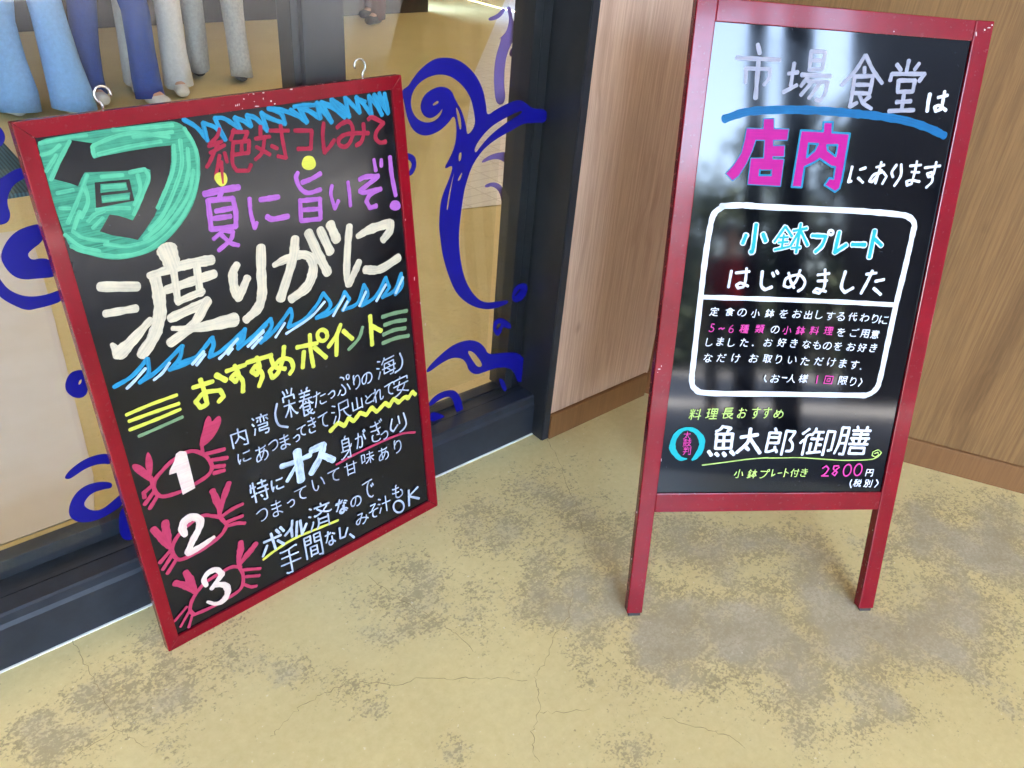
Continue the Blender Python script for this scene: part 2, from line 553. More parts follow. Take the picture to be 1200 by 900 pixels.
# ---- ink and decal outlines, in 0.1 mm on each board / on the glass
INK_LEFT = [{"n":"painted_sun_disc","m":"mint","s":[],"p":[[[242,9150,594,9166,1038,9172,1502,9171,1988,9161,2188,9152,2318,9038,2399,8867,2432,8713,2424,8488,2358,8217,2247,7977,2094,7771,1859,7557,1582,7381,1356,7302,1047,7285,811,7325,595,7422,393,7547,282,7648,262,7788,235,8226,244,8664,245,8978],[683,9091,941,9012,893,8889,910,8801,1017,8816,1420,8831,1812,8831,2037,8817,1989,8584,1893,8350,1746,8100,1556,7831,1359,7641,1233,7535,1121,7592,899,7681,733,7781,795,7842,928,7992,1038,7952,1145,7892,1230,7836,1367,7997,1525,8242,1631,8397,1652,8516,1576,8566,1330,8559,1009,8601,742,8635,679,8564,608,8464,512,8524,328,8615,482,8828,604,9001],[839,8477,1325,8438,1322,8119,766,8118]],[[910,8440,1268,8400,1265,8290,880,8319]],[[881,8278,1292,8248,1255,8144,866,8171]]]},
{"n":"brush_ridge","m":"mint_light","s":[[57,1,284,8611,467,8853,659,9083],[59,1,344,7988,543,8259,766,8596],[59,1,927,8826,928,8918,991,8989,1478,9070,2039,8943],[61,1,980,8852,1434,8888,1902,8895],[63,1,1348,8531,1571,8542,1606,8426,1501,8246,1262,7918],[63,1,1457,8476,1442,8258,1308,8059],[65,1,2082,8815,2018,8529,1859,8256,1633,7943],[66,1,2191,8873,2136,8510,1942,8164,1684,7830,1437,7650],[67,1,2278,8737,2217,8395,1990,8027,1656,7706,1333,7530],[66,1,2299,8407,2160,8072,1884,7788,1511,7529,1092,7470,752,7575],[67,1,2290,9030,2401,8693,2338,8272,2122,7897,1783,7573,1316,7351,870,7368,461,7543,306,7655],[62,1,765,8094,1041,8063,1226,8026],[61,1,540,8116,382,7859,510,7732,809,7612],[60,1,693,8444,684,8231,538,8020],[56,1,259,8954,393,8977,519,9048],[56,1,252,8731,443,8925],[58,1,319,8420,531,8427],[59,1,297,8213,424,8188],[61,1,656,7847,825,7959],[62,1,932,8388,1233,8357],[62,1,900,8213,1243,8196],[61,1,947,8541,1247,8513],[62,1,1261,9146,1730,9117,2126,9100],[56,1,279,9105,583,9127,892,9129],[64,1,1513,9018,2105,9006],[61,1,613,7955,725,8029,874,8060],[60,1,264,7836,414,7630,661,7495]],"p":[]},
{"n":"blue_zigzag","m":"sky_blue","s":[[71,1,2305,9160,2480,9023,2615,8814],[68,2,2612,8801,2593,9072,2787,8969,2903,8772,2796,9115,2953,9089,3176,8904],[77,2,3188,8889,3123,9080,3270,9009,3371,8917,3330,9093,3480,9022,3639,8814,3585,9101,3705,9006,3977,8877,3928,9045,3716,9151,3953,9096,4293,8946],[88,2,4107,9077,4247,8965,4383,8851,4272,9111,4452,9022,4645,8880,4618,9132],[92,2,4618,9132,4741,8959,4860,8789,4701,9130,4921,9021,5136,8839,4907,9155,5092,9015,5226,8857],[82,2,5222,8828,5182,9159,5335,9000,5451,8872,5407,9134,5550,9004,5694,8776,5676,9133,5802,8975,5917,8778,5786,9135,5916,8991,6050,8784,5899,9152,5990,8909,6017,9132,6061,8797],[74,1,4178,9123,4355,9122,4564,9104],[72,1,5455,9093,5592,9042],[78,1,4904,9134,5018,8981,5177,8877]],"p":[]},
{"n":"lettering","m":"red_paint","s":[[61,1,2840,8950,2775,8842,2629,8747],[62,1,2609,8718,2844,8761],[62,1,2616,8619,2874,8698],[62,1,2766,8727,2590,8492,2516,8412],[63,1,2759,8557,2670,8333,2623,8207],[63,1,2850,8582,2864,8434],[63,1,3074,8905,2987,8760],[64,1,3040,8877,3297,8841,3215,8727],[65,1,3022,8715,3299,8701,3250,8521,3014,8530],[64,1,3167,8707,3134,8539],[64,1,3022,8715,2949,8420,2994,8278,3197,8243,3258,8329],[65,1,3532,8896,3500,8726],[66,1,3408,8719,3667,8716],[66,1,3577,8729,3488,8497,3347,8396],[67,1,3399,8592,3616,8436],[67,1,3684,8808,4020,8762],[68,1,3888,8862,3884,8616,3898,8336,3756,8387],[67,1,3671,8565,3770,8509],[73,1,4130,8747,4450,8703,4387,8416,4144,8446],[75,1,4699,8796,4648,8577,4640,8305,4756,8389,4866,8488],[77,1,4948,8685,5051,8736,5194,8753,5261,8665,5250,8521,5160,8387,5047,8345,4950,8404,4954,8490,5076,8545,5272,8547,5584,8504],[79,1,5497,8677,5485,8517,5412,8380,5296,8330],[80,1,5606,8736,5701,8761,5928,8636,5762,8509,5728,8394,5811,8306,5935,8303],[[73,55,26],1,2761,8451,2748,8292,2730,8124]],"p":[]},
{"n":"paint_dot","m":"yellow","s":[],"p":[[[2595,8247,2665,8307,2797,8293,2824,8189,2788,8105,2702,8066,2629,8134]],[[4447,8165,4431,8104,4372,8071,4305,8065,4244,8081,4186,8120,4165,8178,4189,8240,4228,8288,4278,8309,4346,8304,4403,8278,4431,8231]]]},
{"n":"lettering","m":"purple","s":[[107,1,2395,8015,2684,8024,2977,8015],[85,1,2715,8036,2597,7885],[88,1,2430,7908,2846,7855,2851,7630,2806,7402,2390,7446,2430,7908],[87,1,2524,7715,2787,7708],[87,1,2463,7608,2752,7584],[71,1,2583,7384,2396,7284],[73,1,2574,7386,2741,7330,2677,7210,2442,7082],[73,1,2540,7318,2666,7155,2794,7086],[75,1,3127,7801,3105,7577,3125,7303,3183,7388],[96,1,3312,7746,3647,7729],[97,1,3382,7443,3478,7383,3769,7372],[81,1,4076,8064,4027,7980,4074,7801,4212,7690,4464,7703],[82,1,4127,7886,4308,7913,4506,7973],[83,1,4040,7602,4000,7243,4374,7199],[84,1,4038,7585,4429,7544,4384,7197],[84,1,4069,7422,4382,7376],[92,1,5282,7732,5426,7755,5698,7719,5265,7527,5368,7481,5724,7479,5494,7429,5380,7322,5439,7181,5586,7189],[73,1,4702,7730,4657,7570,4701,7311,4793,7437],[74,1,5036,7731,5040,7534,5028,7300],[76,1,5638,8030,5656,7829],[76,1,5801,8004,5786,7889],[94,1,5998,8017,6000,7688,6046,7296]],"p":[[[6140,7087,6129,7039,6077,7015,6016,7013,5960,7029,5905,7064,5882,7112,5901,7161,5934,7198,5978,7213,6041,7205,6093,7181,6122,7142]]]},
{"n":"lettering","m":"cream","s":[[159,1,534,6977,1056,6838],[124,1,505,6552,956,6505],[[63,231,178,105],1,480,6052,547,5871,788,6019,1129,6263],[[171,203,203,203,193],1,1348,6934,1337,6550,1269,6254,1101,5963,868,5738],[[108,162,162,173],1,1269,6955,1667,6982,1972,6982,2294,6958],[[356,293,230],1,1626,7275,1645,7152,1658,7039],[153,1,1477,6667,2290,6720],[119,1,1653,6920,1613,6449],[129,1,2031,6923,1994,6455],[123,1,1608,6427,2046,6487],[163,2,1435,6192,1838,6257,2087,6301,1753,5966,1344,5790],[[79,136,249],1,1429,6020,1786,5908,2470,5852],[[140,158,168,163],1,2704,6775,2607,6649,2581,6397,2628,6193],[141,1,2637,6215,2840,6505],[[182,182,182,190,146],1,3178,6961,3103,6519,3051,6171,2931,5935,2677,5789],[[102,153,158,179,191,204,153],1,3358,6597,3598,6645,3916,6652,4080,6538,4090,6312,3925,6053,3576,5910],[179,1,3835,6961,3722,6603,3377,5980],[184,1,4106,7004,4255,6539,4380,6195],[167,1,4345,7005,4490,6566],[187,1,4564,7054,4655,6751],[153,1,4954,6936,4867,6580,4774,6083,4793,5862],[145,1,4793,5862,4934,6041,5072,6231],[[103,181,175],1,5105,6714,5393,6783,5855,6807],[166,1,5879,6812,5838,6665,5657,6521],[172,1,5182,6046,5519,5969,5973,6087]],"p":[]},
{"n":"blue_zigzag","m":"sky_blue","s":[[74,2,340,5362,650,5449,936,5650,896,5411,726,5294,1053,5405,1519,5681,1426,5481,1228,5343,1597,5369,1824,5501,2035,5667,2033,5536,1915,5338,2157,5389,2624,5624,2572,5493,2435,5336,2780,5453,3026,5592],[85,1,2006,5650,2033,5536,1955,5404],[74,1,1410,5408,1682,5418,1824,5501],[75,2,2447,5399,2626,5636,2567,5468,2432,5323,2754,5461,3123,5671,3108,5512,2859,5290,3165,5439,3531,5739,3536,5600,3431,5411,3745,5453,4044,5643,4227,5842,4344,5612,4264,5494,4008,5415,4252,5412,4519,5533,4676,5744,4763,5577,4578,5401,4922,5445,5112,5767,5181,5545,5008,5361,5354,5467,5629,5773,5688,5551,5498,5397,5798,5461,6000,5763,5995,5497,5805,5370]],"p":[]},
{"n":"white_highlight","m":"pale_blue","s":[[51,1,517,5270,675,5364,866,5498],[52,1,950,5262,1107,5334,1255,5463],[55,1,1609,5312,1842,5469],[55,1,1676,5275,1855,5412],[57,1,2078,5255,2254,5356,2467,5500],[57,1,2239,5281,2333,5357],[59,1,2616,5303,2950,5480],[59,1,2687,5251,2843,5351],[48,1,2616,5303,2955,5506],[48,1,2703,5260,2905,5385],[49,1,3155,5304,3377,5511],[51,1,3370,5305,3895,5463,4231,5673],[53,1,4366,5349,4664,5662],[54,1,4594,5396,4709,5535],[55,1,4961,5375,5141,5615],[57,1,5358,5363,5612,5631],[58,1,5825,5394,6031,5666]],"p":[]},
{"n":"lettering","m":"yellow","s":[[87,1,1531,4903,1884,4891],[86,1,1682,4998,1703,4762,1703,4518,1585,4498,1523,4633,1698,4741,1976,4684,2013,4554,1904,4484],[105,1,1964,4981,2111,4829],[85,1,2154,4990,2506,4986],[84,1,2313,5043,2350,4852,2273,4736,2208,4838,2294,4895,2400,4722,2369,4508],[88,1,2544,5017,3018,4998],[87,1,2737,5050,2757,4863,2675,4723,2596,4831,2688,4910,2782,4696,2677,4494],[89,1,2993,4984,3044,4762,3232,4649],[89,1,3284,5077,3222,4859,3089,4631,2962,4562,2932,4710,3175,4853,3361,4788,3391,4616,3303,4519],[88,1,3533,4979,3953,4926],[88,1,3828,5140,3798,4814,3803,4492],[88,1,3656,4851,3583,4548],[90,1,3885,4861,4096,4580],[90,1,4500,5134,4378,4953,4174,4776],[92,1,4392,4970,4317,4549],[93,1,4538,4990,4713,4766],[95,1,5169,5106,5157,4816,5141,4500],[97,1,5179,4889,5388,4720],[83,1,4184,5011,4164,4964,4126,4936,4078,4932,4030,4954,3995,4996,3980,5049,3988,5101,4018,5139,4062,5155,4111,5146,4154,5114,4180,5065,4184,5011]],"p":[]},
{"n":"lettering_accent","m":"dull_green","s":[[75,1,4971,4931,4856,4731,4600,4577],[83,1,5448,4999,5734,4993,6050,4952],[84,1,5478,4819,5740,4814,6002,4766],[84,1,5428,4626,5693,4642,5970,4595],[85,1,5393,4451,5698,4457,6031,4409],[59,1,502,4396,801,4417,1248,4452]],"p":[]},
{"n":"lettering_accent","m":"yellow","s":[[62,1,401,4837,812,4870,1243,4875],[63,1,416,4713,824,4719,1244,4713],[64,1,392,4564,839,4578,1244,4604]],"p":[]},
{"n":"crab_drawing","m":"crab_red","s":[[64,1,1457,3826,1438,3660],[75,1,1451,3619,1312,3747,1157,3786,903,3730,700,3618,556,3503,513,3315,613,3148,924,3099,1221,3133,1445,3194,1540,3317,1509,3498,1451,3619],[79,1,1491,3612,1822,3559],[80,1,1563,3450,1838,3372],[80,1,1555,3310,1757,3240],[81,1,1550,3180,1739,3151],[73,1,480,3425,330,3360,327,3269],[74,1,491,3303,298,3144],[74,1,524,3193,359,3030],[71,1,510,3594,501,3391]],"p":[[[1402,3781,1443,3924,1526,4072,1604,4244,1680,4314,1718,4242,1710,4155,1785,4215,1874,4235,1890,4126,1800,3979,1667,3850,1504,3770]],[[466,3819,522,4016,576,4081,604,3957,602,3823,514,3569,482,3721]],[[263,3914,302,3962,399,3895,478,3746,532,3606,491,3488,380,3656,286,3814]]]},
{"n":"numeral","m":"numeral_white","s":[],"p":[[[997,3836,1072,3859,1171,3803,1172,3049,938,3021,929,3486,802,3500,830,3580,939,3713]]]},
{"n":"crab_drawing","m":"crab_red","s":[[[114,142,91,64],1,1449,2851,1475,2664,1488,2457,1470,2263],[[110,126,103,64],1,1770,2866,1653,2675,1552,2500,1475,2287],[76,1,1470,2263,1336,2360,1180,2442,870,2383,625,2217,524,2022,577,1813,734,1760,1083,1779,1414,1881,1568,2031,1470,2263],[75,1,1490,2253,1725,2309,1932,2318],[76,1,1570,2095,1884,2071],[76,1,1596,2003,1749,1972,1896,1894],[[130,163,130,76],1,538,2647,509,2430,501,2261,499,2112],[[118,140,97],1,322,2619,412,2361,485,2145],[74,1,507,2057,279,1911],[75,1,528,1969,293,1750],[76,1,558,1824,348,1627]],"p":[]},
{"n":"numeral","m":"numeral_white","s":[[[101,157,162,153,148,139,130,130],1,808,2216,789,2376,864,2498,1013,2506,1113,2377,1057,2218,901,2037,775,1852],[[126,126,69],1,770,1829,1010,1847,1287,1912]],"p":[]},
{"n":"crab_drawing","m":"crab_red","s":[[[118,142,118,61],1,1741,1541,1711,1390,1644,1220,1602,1061],[[107,143,119,62],1,2020,1345,1900,1256,1770,1173,1610,1043],[73,1,1645,995,1486,1098,1311,1104,955,1059,787,968,629,820,551,634,601,494,938,461,1409,483,1586,575,1646,822,1607,1031],[67,1,1674,912,2001,748],[67,1,1686,738,1951,604],[67,1,1632,574,1746,449,1854,401],[[124,153,124,63],1,648,1477,687,1276,712,1106,734,963],[[122,144,100],1,429,1358,587,1197,715,975],[54,1,508,742,243,574],[55,1,522,614,316,392],[56,1,559,496,450,287]],"p":[]},
{"n":"numeral","m":"numeral_white","s":[[[83,106,115,115,115,92],1,942,976,924,1130,1034,1231,1190,1207,1267,1051,1021,861],[[105,124,134,124,86,53],1,1096,907,1268,786,1295,609,1184,477,1030,482,885,624]],"p":[]},
